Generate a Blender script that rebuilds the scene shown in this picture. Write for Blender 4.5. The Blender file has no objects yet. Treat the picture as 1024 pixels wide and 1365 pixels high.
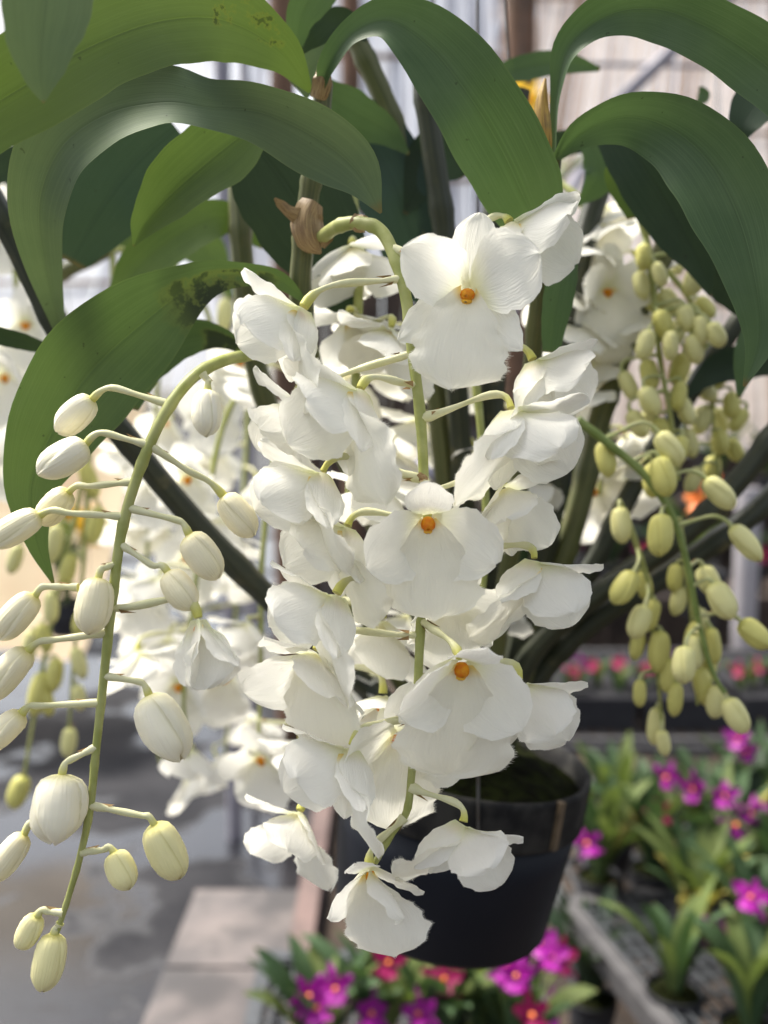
import bpy, math, random
from mathutils import Vector, Matrix, noise
R = math.radians
SC = bpy.context.scene
COL = SC.collection

# ------------------------------------------------------------------ camera, sky, sun, exposure
CAM = Vector((0, 0, 1.4)); PITCH = R(5.6); FPX = 1236.0
RIGHT = Vector((1, 0, 0)); FWD = Vector((0, math.cos(PITCH), -math.sin(PITCH))); UP = Vector((0, math.sin(PITCH), math.cos(PITCH)))
cd = bpy.data.cameras.new('camera'); cam = bpy.data.objects.new('camera', cd); COL.objects.link(cam)
cam.location = CAM; cam.rotation_euler = (R(90) - PITCH, 0, 0)
cd.sensor_fit = 'HORIZONTAL'; cd.sensor_width = 36; cd.lens = 36 * FPX / 1024
cd.clip_start = .02; cd.clip_end = 500
cd.dof.use_dof = True; cd.dof.focus_distance = .372; cd.dof.aperture_fstop = 7.8
SC.camera = cam
SUN_EL, SUN_AZ = 58, 300           # degrees; azimuth clockwise from +Y (the viewing direction)
w = bpy.data.worlds.new('World'); SC.world = w; w.use_nodes = True
nt = w.node_tree; sky = nt.nodes.new('ShaderNodeTexSky'); sky.sky_type = 'NISHITA'; sky.sun_disc = False
sky.sun_elevation = R(SUN_EL); sky.sun_rotation = R(SUN_AZ); sky.air_density = 1.0; sky.dust_density = 4.0; sky.ozone_density = .6
bg = nt.nodes['Background']; bg.inputs['Strength'].default_value = .115
hs = nt.nodes.new('ShaderNodeHueSaturation'); hs.inputs['Saturation'].default_value = .35      # hazy, nearly white sky
nt.links.new(sky.outputs[0], hs.inputs['Color']); nt.links.new(hs.outputs[0], bg.inputs[0])
sd = bpy.data.lights.new('sun', 'SUN'); sd.energy = 3.2; sd.angle = R(18); sd.color = (1, .94, .84)
sun = bpy.data.objects.new('sun', sd); COL.objects.link(sun)
sv = Vector((math.sin(R(SUN_AZ)) * math.cos(R(SUN_EL)), math.cos(R(SUN_AZ)) * math.cos(R(SUN_EL)), math.sin(R(SUN_EL))))
sun.rotation_euler = (-sv).to_track_quat('-Z', 'Y').to_euler()
SC.view_settings.view_transform = 'Standard'; SC.view_settings.look = 'None'
SC.view_settings.exposure = 1.36; SC.view_settings.gamma = 1

# ------------------------------------------------------------------ helpers
def at(x, y, D):
    return CAM + RIGHT * ((x - 512) / FPX * D) + UP * ((682.5 - y) / FPX * D) + FWD * D
def cv(v):                          # camera-axes vector (right, up, towards the viewer) -> world
    return (RIGHT * v[0] + UP * v[1] - FWD * v[2]).normalized()
def lerp(a, b, t): return a + (b - a) * t
def tab(t, x):
    for (a, b), (c, d) in zip(t, t[1:]):
        if x <= c:
            k = (x - a) / (c - a) if c > a else 0
            k = k * k * (3 - 2 * k) * .35 + k * .65
            return b + (d - b) * k
    return t[-1][1]
def catmull(P, n):                  # P: list of tuples, resampled to n points
    P = [tuple(p) for p in P]; Q = [tuple(2 * a - b for a, b in zip(P[0], P[1]))] + P + [tuple(2 * a - b for a, b in zip(P[-1], P[-2]))]
    out = []
    m = len(P) - 1
    for i in range(n):
        s = i / (n - 1) * m; k = min(int(s), m - 1); t = s - k
        a, b, c, d = Q[k:k + 4]
        out.append(tuple(.5 * (2 * q + (r - p) * t + (2 * p - 5 * q + 4 * r - z) * t * t + (3 * q - p - 3 * r + z) * t ** 3) for p, q, r, z in zip(a, b, c, d)))
    return out

class MB:
    def __init__(s): s.v = []; s.f = []; s.uv = []; s.m = []
    def grid(s, rows, uv=None, mat=0, wrap=False):
        b = len(s.v); nr = len(rows); nc = len(rows[0])
        for r in rows: s.v.extend([tuple(p) for p in r])
        for i in range(nr - 1):
            for j in range(nc if wrap else nc - 1):
                k = (j + 1) % nc
                s.f.append((b + i * nc + j, b + i * nc + k, b + (i + 1) * nc + k, b + (i + 1) * nc + j))
                u0, u1 = i / (nr - 1), (i + 1) / (nr - 1); d = nc if wrap else nc - 1
                if uv: u0, u1 = uv[i], uv[i + 1]
                s.uv.append(((u0, j / d), (u0, (j + 1) / d), (u1, (j + 1) / d), (u1, j / d))); s.m.append(mat)
        return s
    def face(s, pts, mat=0, uv=None):
        b = len(s.v); s.v.extend([tuple(p) for p in pts]); s.f.append(tuple(range(b, b + len(pts))))
        s.uv.append(tuple(uv) if uv else tuple((0.9, .5) for _ in pts)); s.m.append(mat)
    def box(s, c, sx, sy, sz, mat=0, ax=None):
        c = Vector(c); X, Y, Z = ax or (Vector((1, 0, 0)), Vector((0, 1, 0)), Vector((0, 0, 1)))
        p = [c + X * (a * sx / 2) + Y * (b * sy / 2) + Z * (d * sz / 2) for d in (-1, 1) for b in (-1, 1) for a in (-1, 1)]
        for q in ((0, 2, 3, 1), (4, 5, 7, 6), (0, 1, 5, 4), (2, 6, 7, 3), (0, 4, 6, 2), (1, 3, 7, 5)):
            s.face([p[i] for i in q], mat, ((0, 0), (1, 0), (1, 1), (0, 1)))
    def tube(s, pts, rad, seg=8, mat=0, ridge=0, nr=6, cap=True):
        pts = [Vector(p) for p in pts]; n = len(pts)
        if not isinstance(rad, (list, tuple)): rad = [rad] * n
        T = [(pts[min(i + 1, n - 1)] - pts[max(i - 1, 0)]).normalized() for i in range(n)]
        N = T[0].orthogonal().normalized(); rows = []
        for i in range(n):
            N = (N - T[i] * N.dot(T[i])).normalized(); B = T[i].cross(N)
            rows.append([pts[i] + (N * math.cos(a) + B * math.sin(a)) * rad[i] * (1 + ridge * math.cos(nr * a)) for a in [2 * math.pi * j / seg for j in range(seg)]])
        s.grid(rows, None, mat, True)
        if cap:
            s.face(rows[0][::-1], mat); s.face(rows[-1], mat)
        return s
    def lathe(s, prof, seg=32, mat=0, c=(0, 0, 0)):
        s.grid([[(c[0] + r * math.cos(2 * math.pi * j / seg), c[1] + r * math.sin(2 * math.pi * j / seg), c[2] + z) for j in range(seg)] for r, z in prof], None, mat, True)
        return s
    def build(s, name, mats, parent=None, smooth=True, org=None):
        o0 = Vector((0, 0, 0)) if org is None else Vector(org)
        if parent is not None and org is None: o0 = ORG[parent.name]
        me = bpy.data.meshes.new(name)
        me.from_pydata([tuple(Vector(p) - o0) for p in s.v], [], s.f)
        if not isinstance(mats, (list, tuple)): mats = [mats]
        for m in mats: me.materials.append(m)
        ul = me.uv_layers.new(name='UVMap'); k = 0
        flat = [c for t in s.uv for q in t for c in q]
        ul.data.foreach_set('uv', flat)
        me.polygons.foreach_set('material_index', s.m)
        me.polygons.foreach_set('use_smooth', [smooth] * len(s.f)); me.update()
        o = bpy.data.objects.new(name, me); COL.objects.link(o)
        if parent is not None:
            o.parent = parent; ORG[o.name] = o0 if org is None else Vector((0, 0, 0))
        else:
            o.location = o0; ORG[o.name] = o0
        return o
ORG = {}
def thing(name, loc, label, cat, group=None, rz=0):
    o = bpy.data.objects.new(name, None); COL.objects.link(o); o.location = loc; o.rotation_euler = (0, 0, rz)
    o.empty_display_size = .02
    ORG[o.name] = Vector(loc); tag(o, label, cat, group); return o
def tag(o, label=None, cat=None, group=None, kind=None):
    if label: o['label'] = label
    if cat: o['category'] = cat
    if group: o['group'] = group
    if kind: o['kind'] = kind
    return o
def copy_tree(o, parent=None):
    c = o.copy(); COL.objects.link(c)
    if parent is not None: c.parent = parent
    for ch in list(o.children): copy_tree(ch, c)
    return c

# ------------------------------------------------------------------ materials
class NM:
    def __init__(s, name):
        s.mat = bpy.data.materials.new(name); s.mat.use_nodes = True; s.t = s.mat.node_tree
        s.bs = s.t.nodes['Principled BSDF']; s.out = s.t.nodes['Material Output']
    def n(s, typ, ins=None, **kw):
        q = s.t.nodes.new('ShaderNode' + typ)
        for k, v in kw.items(): setattr(q, k, v)
        for k, v in (ins or {}).items(): s.set(q.inputs[k], v)
        return q
    def set(s, sock, v):
        if isinstance(v, bpy.types.NodeSocket): s.t.links.new(v, sock)
        elif isinstance(v, bpy.types.Node): s.t.links.new(v.outputs[0], sock)
        else:
            if hasattr(v, '__len__') and len(v) == 3 and sock.type == 'RGBA': v = (*v, 1)
            sock.default_value = v
    def math(s, op, a, b=0, c=0):
        q = s.n('Math', operation=op); s.set(q.inputs[0], a); s.set(q.inputs[1], b); s.set(q.inputs[2], c); return q.outputs[0]
    def mix(s, f, a, b, blend='MIX'):
        q = s.n('Mix', data_type='RGBA', blend_type=blend); s.set(q.inputs[0], f); s.set(q.inputs[6], a); s.set(q.inputs[7], b); return q.outputs[2]
    def ramp(s, f, lo, hi):
        q = s.n('MapRange', interpolation_type='SMOOTHSTEP'); s.set(q.inputs[0], f); q.inputs[1].default_value = lo; q.inputs[2].default_value = hi; return q.outputs[0]
    def noise(s, scale, detail=3, vec=None, rough=.55):
        q = s.n('TexNoise', {'Scale': scale, 'Detail': detail, 'Roughness': rough})
        s.set(q.inputs['Vector'], vec if vec is not None else s.obj()); return q.outputs[0]
    def obj(s):
        if not hasattr(s, '_tc'): s._tc = s.n('TexCoord')
        return s._tc.outputs['Object']
    def uv(s):
        s.obj(); q = s.n('SeparateXYZ', {0: s._tc.outputs['UV']}); return q.outputs[0], q.outputs[1]
    def uvscaled(s, a, b):
        s.obj(); return s.n('Mapping', {0: s._tc.outputs['UV'], 3: (a, b, 1)}).outputs[0]
    def bump(s, h, st=.3, d=.001):
        return s.n('Bump', {'Height': h, 'Strength': st, 'Distance': d}).outputs[0]
    def p(s, **kw):
        for k, v in kw.items(): s.set(s.bs.inputs[k.replace('_', ' ')], v)
    def trans(s, col, amt, nrm=None):
        t = s.n('BsdfTranslucent'); s.set(t.inputs[0], col)
        if nrm is not None: s.set(t.inputs['Normal'], nrm)
        m = s.n('MixShader', {0: amt}); s.t.links.new(s.bs.outputs[0], m.inputs[1]); s.t.links.new(t.outputs[0], m.inputs[2])
        s.t.links.new(m.outputs[0], s.out.inputs[0])

def petal_mat(name, col, basecol, tr=.38, rough=.6, vein=110, base_to=.40):
    m = NM(name); u, v = m.uv()
    f = m.ramp(u, 0.0, base_to); c = m.mix(f, basecol, col)
    vn = m.noise(1, 3, m.uvscaled(3.2, vein / 4)); nz = m.noise(140, 2)
    c = m.mix(m.math('MULTIPLY', m.ramp(vn, .45, .72), .10), c, tuple(x * .80 for x in col))
    c = m.mix(m.math('MULTIPLY', m.ramp(m.noise(45, 2), .42, .7), .10), c, (col[0], col[1] * .965, col[2] * .88))
    h = m.math('ADD', m.math('MULTIPLY', vn, 1.0), m.math('MULTIPLY', nz, .6))
    b = m.bump(h, .5, .0008)
    m.p(Base_Color=c, Roughness=rough, Normal=b, Specular_IOR_Level=.35); m.trans(c, tr, b)
    return m.mat
def leaf_mat(name, col, col2, back=None, tr=.22, rough=.38, spots=None, rib=1.25):
    m = NM(name); u, v = m.uv()
    nz = m.noise(22, 4); fine = m.noise(1, 3, m.uvscaled(1.6, 48))
    c = m.mix(m.ramp(nz, .3, .7), col, col2)
    c = m.mix(m.math('MULTIPLY', m.ramp(fine, .42, .62), .34), c, tuple(x * 1.25 for x in col2))
    big = m.noise(7, 3); c = m.mix(m.math('MULTIPLY', m.ramp(big, .45, .7), .45), c, (col2[0] * 1.3, col2[1] * 1.3, col2[2] * .9))
    dust = m.noise(1, 5, m.uvscaled(5, 14), .7); c = m.mix(m.math('MULTIPLY', m.ramp(dust, .58, .74), .12), c, (.22, .24, .18))
    tipb = m.ramp(m.math('ADD', u, m.math('MULTIPLY', m.noise(50, 3), .05)), .995, 1.03); c = m.mix(tipb, c, (.16, .10, .04))
    dv = m.math('ABSOLUTE', m.math('SUBTRACT', v, .5))
    ribf = m.math('SUBTRACT', 1, m.ramp(dv, .003, .014)); groove = m.math('SUBTRACT', 1, m.ramp(dv, .01, .05)); c = m.mix(m.math('MULTIPLY', groove, .35), c, tuple(x * .6 for x in col))
    c = m.mix(m.math('MULTIPLY', ribf, .45), c, tuple(min(1, x * rib) for x in col2))
    edge = m.ramp(dv, .485, .5); c = m.mix(m.math('MULTIPLY', edge, .45), c, (col2[0] * 1.9, col2[1] * 1.6, col2[2] * 1.4))
    sp = m.ramp(m.noise(230, 2), .73, .76)
    c = m.mix(m.math('MULTIPLY', sp, .6), c, (.02, .02, .015))
    if spots:
        u0, u1, v0, v1, thr, sc = spots
        win = m.math('MULTIPLY', m.math('MULTIPLY', m.ramp(u, u0 - .04, u0 + .05), m.math('SUBTRACT', 1, m.ramp(u, u1 - .05, u1 + .04))),
                     m.math('MULTIPLY', m.ramp(v, v0 - .1, v0 + .1), m.math('SUBTRACT', 1, m.ramp(v, v1 - .1, v1 + .1))))
        kk = m.math('MULTIPLY', m.noise(sc, 4, None, .65), m.math('ADD', .55, m.math('MULTIPLY', win, .45))); k = m.ramp(kk, thr, thr + .09)
        c = m.mix(m.math('MULTIPLY', m.ramp(kk, thr - .09, thr + .02), m.math('MULTIPLY', win, .5)), c, (.17, .17, .03))
        c = m.mix(m.math('MULTIPLY', k, m.math('MULTIPLY', win, .92)), c, (.012, .014, .016))
    h = m.math('ADD', m.math('MULTIPLY', fine, .6), m.math('ADD', m.math('MULTIPLY', nz, .8), m.math('MULTIPLY', ribf, -1.2)))
    b = m.bump(h, .25, .0009)
    rr = m.math('ADD', rough + .02, m.math('MULTIPLY', m.noise(60, 3), .2))
    m.p(Base_Color=c, Roughness=rr, Normal=b, Specular_IOR_Level=.22)
    tc = m.mix(.5, c, (col2[0] * 1.5, col2[1] * 1.7, col2[2] * .5)); m.trans(tc, tr, b)
    return m.mat
def plain(name, col, col2=None, rough=.6, scale=30, metal=0, bump=.2, bd=.001, spec=.4, tr=0, grad=None):
    m = NM(name); nz = m.noise(scale, 4)
    c = m.mix(m.ramp(nz, .32, .68), col, col2 or tuple(x * .75 for x in col))
    if grad:
        u, v = m.uv(); c = m.mix(m.ramp(u, grad[1], grad[2]), c, grad[0])
    b = m.bump(nz, bump, bd)
    m.p(Base_Color=c, Roughness=rough, Metallic=metal, Normal=b, Specular_IOR_Level=spec)
    if tr: m.trans(c, tr, b)
    return m.mat

M = {}
M['petal'] = petal_mat('white_petal', (.91, .90, .83), (.87, .88, .64), .45)
M['sepal'] = petal_mat('white_sepal', (.91, .90, .835), (.85, .87, .58), .46, base_to=.30)
M['lip'] = petal_mat('white_lip', (.91, .895, .81), (.88, .70, .24), .45, .7, 150, .12)
M['anther'] = plain('orange_column', (.88, .40, .015), (.80, .22, .008), .6, 420, tr=.2, bump=.6)
M['anther2'] = plain('yellow_column_tip', (.86, .52, .05), (.84, .42, .03), .5, 300)
M['pedicel'] = plain('pale_pedicel', (.72, .70, .45), (.64, .63, .36), .55, 120, tr=.12, grad=((.60, .58, .12), .70, 1.0))
M['pedicel_green'] = plain('greenish_pedicel', (.42, .46, .18), (.50, .50, .26), .55, 120, tr=.1)
M['stalk'] = plain('green_flower_stalk', (.29, .32, .085), (.39, .405, .15), .5, 90, tr=.08)
M['stalk_dark'] = plain('dark_flower_stalk', (.16, .22, .05), (.22, .28, .08), .5, 90)
M['bract'] = plain('brown_bract', (.36, .24, .10), (.22, .13, .05), .8, 200)
def bud_mat(name, col, base, tip=None):
    m = NM(name); u, v = m.uv()
    nz = m.noise(60, 3); vn = m.noise(1, 3, m.uvscaled(1.5, 36))
    c = m.mix(m.ramp(u, .0, .28), base, col)
    c = m.mix(m.math('MULTIPLY', m.ramp(vn, .4, .7), .10), c, tuple(x * .84 for x in col))
    c = m.mix(m.math('MULTIPLY', m.ramp(nz, .4, .7), .18), c, (col[0] * .96, col[1] * .98, col[2] * .75))
    fr = m.math('FRACT', m.math('ADD', m.math('ADD', m.math('MULTIPLY', v, 3), m.math('MULTIPLY', u, .35)), .2))
    seam_shade = m.math('MULTIPLY', m.math('SUBTRACT', 1, m.ramp(fr, .0, .09)), m.ramp(u, .03, .2))
    c = m.mix(m.math('MULTIPLY', seam_shade, .55), c, tuple(x * y for x, y in zip(col, (.72, .70, .50))))  # crease shade painted into the colour along the sepal overlaps
    b = m.bump(m.math('ADD', vn, nz), .5, .001)
    m.p(Base_Color=c, Roughness=.5, Normal=b, Specular_IOR_Level=.4, Subsurface_Weight=.12, Subsurface_Radius=(1, .9, .5), Subsurface_Scale=.002)
    return m.mat
M['bud'] = bud_mat('cream_bud', (.84, .77, .53), (.64, .56, .16))
M['bud_white'] = bud_mat('white_bud', (.86, .81, .63), (.72, .66, .28))
M['bud_young'] = bud_mat('young_cream_bud', (.82, .76, .40), (.62, .56, .11))
M['bud_green'] = bud_mat('green_bud', (.58, .55, .17), (.44, .44, .08))
M['bud_pale'] = bud_mat('pale_green_bud', (.68, .65, .30), (.52, .52, .14))
M['leaf'] = leaf_mat('green_leaf', (0.046, 0.083, 0.038), (0.071, 0.114, 0.053), rough=.36)
M['leaf_dark'] = leaf_mat('dark_leaf', (0.018, 0.035, 0.020), (0.030, 0.049, 0.026), tr=.12)
M['leaf_grey'] = leaf_mat('grey_green_leaf', (0.079, 0.116, 0.070), (0.106, 0.146, 0.079), tr=.15, rough=.58)
M['leaf_blue'] = leaf_mat('blue_green_leaf', (0.025, 0.048, 0.041), (0.038, 0.065, 0.051), tr=.12, rough=.38)
M['leaf_lime'] = leaf_mat('yellow_green_leaf', (0.074, 0.114, 0.028), (0.095, 0.138, 0.040), tr=.22, rough=.42, spots=(.14, .40, .38, .95, .575, 210))
M['leaf_blotch'] = leaf_mat('blotched_leaf', (0.054, 0.092, 0.032), (0.079, 0.123, 0.043), tr=.2, spots=(.12, .40, -.3, .75, .405, 75))
M['leaf_olive'] = leaf_mat('olive_leaf', (0.077, 0.102, 0.033), (0.111, 0.135, 0.046), tr=.2)
M['leaf_moss'] = leaf_mat('moss_green_leaf', (0.074, 0.120, 0.033), (0.107, 0.160, 0.042), tr=.2)
def cane_mat(name, a, b):
    m = NM(name); u, v = m.uv()
    st = m.noise(1, 3, m.uvscaled(3, 22)); c = m.mix(m.ramp(st, .35, .65), a, b)
    c = m.mix(m.math('MULTIPLY', m.ramp(m.noise(60, 3), .55, .75), .5), c, (.14, .12, .05))
    m.p(Base_Color=c, Roughness=.5, Normal=m.bump(st, .4, .001)); return m.mat
M['cane'] = cane_mat('green_cane', (.06, .072, .02), (.115, .12, .036))
M['cane_dark'] = cane_mat('dark_cane', (.018, .024, .013), (.038, .043, .02))
M['sheath'] = cane_mat('papery_sheath', (.20, .115, .045), (.40, .27, .12))
M['sheath_gold'] = cane_mat('golden_sheath', (.30, .16, .03), (.62, .38, .07))
M['pot'] = plain('black_plastic', (.006, .008, .013), (.010, .012, .018), .5, 8, bump=.05, spec=.18)
M['rim'] = plain('dusty_black_plastic', (.034, .033, .030), (.008, .008, .009), .65, 55, bump=.15, spec=.15)
M['moss'] = plain('mossy_bark', (.014, .018, .004), (.004, .004, .002), .9, 120, bump=.9, bd=.004, spec=.04)
M['clip'] = plain('tan_clip', (.12, .085, .05), (.07, .05, .03), .7, 90)
M['wire'] = plain('dark_wire', (.10, .10, .10), (.07, .06, .05), .5, 60, metal=.6)

# ------------------------------------------------------------------ the orchid: petals, flowers, buds, leaves
P_PETAL = [(0, .22), (.08, .36), (.2, .68), (.38, .95), (.58, 1), (.76, .90), (.89, .66), (.97, .34), (1, .10)]
P_SEPAL = [(0, .40), (.12, .66), (.3, .93), (.48, 1), (.68, .86), (.84, .56), (.95, .26), (1, .06)]
P_DORS = [(0, .40), (.12, .60), (.3, .86), (.52, 1), (.74, .90), (.88, .64), (.97, .32), (1, .08)]
P_LIP = [(0, .30), (.08, .42), (.2, .52), (.36, .70), (.55, .96), (.74, 1), (.88, .82), (.96, .50), (1, .16)]
def blade(L, W, prof, rng, bend=.3, cup=.25, ruffle=.05, nu=15, nv=11, cupbase=0, tw=0, edge=.03, curl=0, pleat=1):
    ph = [rng.uniform(0, 6.28) for _ in range(8)]; rows = []; us = []
    y = z = 0; pu = 0
    for i in range(nu):
        u = 1 - (1 - i / (nu - 1)) ** 1.35; um = (u + pu) / 2; du = u - pu; pu = u; us.append(u)
        th = bend * um + curl * um * um
        y += math.cos(th) * du * L; z += math.sin(th) * du * L
        ey, ez = -math.sin(th), math.cos(th)
        row = []
        half = W / 2 * tab(prof, u)
        for j in range(nv):
            v = -1 + 2 * j / (nv - 1)
            e = 1 + edge * (math.sin(9 * u + 2.2 * v + ph[0]) + .9 * math.sin(23 * u + ph[1] + v) + .8 * math.sin(41 * u + ph[6] * v)) * abs(v) ** 3
            x = v * half * e
            k = cup + cupbase * max(0, 1 - u / .45) ** 1.3
            a = k * v                              # roll the cross-section into an arc
            xx = math.sin(a * 1.2) / (1.2 * k) * half * e if abs(k) > .05 else x
            n_ = (1 - math.cos(a * 1.2)) / (1.2 * k) * half if abs(k) > .05 else 0
            n_ += ruffle * L * abs(v) ** 1.6 * (math.sin(7.5 * u + ph[2] + v) + .55 * math.sin(15 * u + ph[3])) * (0.3 + u)
            n_ += ruffle * .6 * L * u * u * math.sin(3.4 * v + ph[4]) + .012 * L * math.sin(5 * u + ph[5] + 2 * v)
            n_ += .0065 * L * u * (.4 + abs(v)) * (math.sin(6 * v + ph[7] + 2 * u) + .5 * math.sin(13 * v + ph[3] + 5 * u)) * pleat
            n_ += .011 * L * abs(v) ** 4 * (math.sin(24 * u + ph[1]) + .7 * math.sin(39 * u + ph[4])) * min(1, 2 * u) * (pleat > 0)
            t = tw * u
            xr = xx * math.cos(t) - n_ * math.sin(t); nr_ = xx * math.sin(t) + n_ * math.cos(t)
            row.append(Vector((xr, y + ey * nr_, z + ez * nr_)))
        rows.append(row)
    return rows, us
def placed(rows, c, X, Yd, Z, a, tilt, off=0, s=1, roll=0):
    r = X * math.sin(a) + Yd * math.cos(a)
    al = r * math.cos(tilt) + Z * math.sin(tilt); nm = Z * math.cos(tilt) - r * math.sin(tilt)
    if roll:
        t_ = -X * (1 if math.sin(a) > 0 else -1); t_ = (t_ - al * t_.dot(al)).normalized(); nm = (nm * (1 - roll) + t_ * roll).normalized()
    ac = al.cross(nm)
    b = c + r * (off * s)
    return [[b + (ac * p.x + al * p.y + nm * p.z) * s for p in row] for row in rows]
def fringe(mb, rows, rng, n, ln, u_from=.45, mat=0):
    nr, nc = len(rows), len(rows[0]); path = []
    k = int(nr * u_from)
    for i in range(k, nr): path.append((rows[i][0], rows[i][1]))
    for j in range(1, nc - 1): path.append((rows[-1][j], rows[-2][j]))
    for i in range(nr - 1, k - 1, -1): path.append((rows[i][-1], rows[i][-2]))
    # walk the rim by arc length
    acc = [0]
    for (a, _), (b, _) in zip(path, path[1:]): acc.append(acc[-1] + (b - a).length)
    for q in range(n):
        s = (q + rng.random() * .9) / n * acc[-1]; i = 0
        while i < len(acc) - 2 and acc[i + 1] < s: i += 1
        t = (s - acc[i]) / max(1e-9, acc[i + 1] - acc[i]); p = path[i][0].lerp(path[i + 1][0], t); inn = path[i][1].lerp(path[i + 1][1], t)
        o = (p - inn).normalized(); side = (path[i + 1][0] - path[i][0]).normalized(); l = ln * rng.uniform(.4, 1.2)
        wd = acc[-1] / n * .38
        tip = p + o * l + side * rng.uniform(-.5, .5) * l + o.cross(side) * rng.uniform(-.4, .4) * l
        b = p - o * l * .35
        mb.face([b - side * wd, b + side * wd, tip], mat)
def bez(a, b, c, d, n):
    return [a * (1 - t) ** 3 + b * (3 * t * (1 - t) ** 2) + c * (3 * t * t * (1 - t)) + d * t ** 3 for t in [i / (n - 1) for i in range(n)]]
STEMS = []
def nearest_stem(p, stems):
    best = None
    for S in stems:
        for q in S:
            d = (q - p).length - .25 * max(0, (q - p).z) * 1
            if q.z < p.z - .004: d += .02
            if best is None or d < best[0]: best = (d, q)
    return best[1]
FRONT = []                          # the two front sprays: their stalklets start on the stalk itself
def snap(p):
    q = min((c for S in FRONT for c in S), key=lambda c: (c - p).length); return q.copy() if (q - p).length < .012 else p
def flower(plant, x, y, D, f, d, s=1.0, cup=45, att=None, seed=0, lip=(1, 45), dors=12, ps=(1, 1), pa=72, la=128, stems=None, ped='pedicel', detail=True, latcup=None, roll=0):
    rng = random.Random(seed * 7 + 3)
    c = at(x, y, D); Z = cv(f); Y = cv(d); Y = (Y - Z * Y.dot(Z)).normalized(); X = Y.cross(Z)
    nu, nv = (20, 21) if detail else (12, 11)
    # pedicel (the flower's own mesh)
    if att is None: sp = nearest_stem(c, stems)
    else: sp = snap(at(*att))
    ln = (c - sp).length
    e = c - Z * .002 * s
    P = bez(sp, sp + (c - sp) * .45 + Vector((0, 0, .06 * ln)), e - Z * min(.016, .4 * ln), e, 14)
    mb = MB(); n = len(P)
    mb.tube(P, [.0014 * (1 + .25 * math.sin(i * .9 + seed)) * (1.35 if i < 2 else 1) * (1 if i < n - 3 else 1.25) for i in range(n)], 8)
    for q_ in (0, 1):                     # small papery bracts at the foot of the stalklet
        t = P[1]; dr = (P[2] - P[0]).normalized(); sd_ = Matrix.Rotation(rng.uniform(0, 6.28), 3, dr) @ dr.orthogonal().normalized(); up_ = sd_.cross(dr)
        mb.face([t - sd_ * .0013 + up_ * .0015, t + sd_ * .0013 + up_ * .0015, t + dr * rng.uniform(.003, .007) + up_ * .0028], 1)
    root = mb.build('flower', [M[ped], M['bract']], plant)
    s *= .87 if roll else .93
    def add(nm, rows, us, mat, fr=0):
        q = MB(); q.grid(rows, us)
        if fr: fringe(q, rows, rng, fr[0], fr[1] * s, fr[2])
        o = q.build(nm, M[mat], plant); o.parent = root; return o
    j = lambda a: rng.uniform(-a, a)
    rows, us = blade(.031, .0205, P_DORS, rng, R(j(10) - 6), .30, .022, nu, nv, tw=R(j(10)), edge=.012)
    add('sepal', placed(rows, c, X, Y, Z, R(j(4)), R(dors + j(4)), .0015, s), us, 'sepal')
    lc = latcup if latcup is not None else cup * .72
    for sg in (-1, 1):
        rows, us = blade(.034, .0200, P_SEPAL, rng, R(j(12) + 5), .35, .02, nu, nv, tw=R(j(12)), edge=.012)
        add('sepal', placed(rows, c - Z * .001, X, Y, Z, R(sg * (la + j(5))), R(lc + j(6)), .0015, s, roll * .8), us, 'sepal')
    for sg, k in zip((-1, 1), ps):
        rows, us = blade(.0335, .0335 * (.85 + .15 * k), P_PETAL, rng, R(j(14) + (6 if k > .5 else 30)), .40 + (1 - k) * .8, .042, nu, nv, tw=R(sg * 8 + j(8)), edge=.03)
        add('petal', placed(rows, c + Z * .0008, X, Y, Z, R(sg * (pa + j(5))), R(cup + j(6) + (1 - k) * 25), .0015, s, roll), us, 'petal', (170, .0005, .35) if detail else 0)
    rows, us = blade(.043 * lip[0], .043 * lip[0], P_LIP, rng, R(-18 + j(8)), -.20, .042, nu + 5, nv + 6, cupbase=1.9, edge=.04, curl=R(-30), pleat=1.7)
    add('lip', placed(rows, c + Z * .0018, X, Y, Z, R(180 + j(4)), R(lip[1] + 14), .0, s), us, 'lip', (300, .0018, .30) if detail else (60, .0016, .35))
    q = MB(); b = c + Z * .0022 * s; dirn = (Z * .85 - Y * .25).normalized()
    pr = [(-.1, .0022), (.1, .0027), (.4, .0031), (.7, .0029), (.9, .0021), (1, .0007)]
    sx = dirn.cross(Y).normalized(); sy = sx.cross(dirn)
    q.grid([[b + dirn * (t * .0052 * s) + (sx * math.cos(a) * 1.0 + sy * math.sin(a) * .85) * r * s for a in [k * 2 * math.pi / 12 for k in range(12)]] for t, r in pr], None, 0, True)
    b2 = b + dirn * .0018 * s - sy * .0024 * s
    q.grid([[b2 + dirn * (t * .0036 * s) + (sx * math.cos(a) * 1.0 + sy * math.sin(a) * .55) * r * s for a in [k * 2 * math.pi / 10 for k in range(10)]] for t, r in ((0, .0018), (.4, .0024), (.8, .0019), (1, .0006))], None, 1, True)
    o = q.build('column', [M['anther'], M['anther2']], plant); o.parent = root
    return root
P_BUD = [(0, .12), (.03, .48), (.09, .74), (.2, .90), (.36, .985), (.58, 1), (.76, .90), (.88, .70), (.955, .44), (1, .13)]
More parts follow.
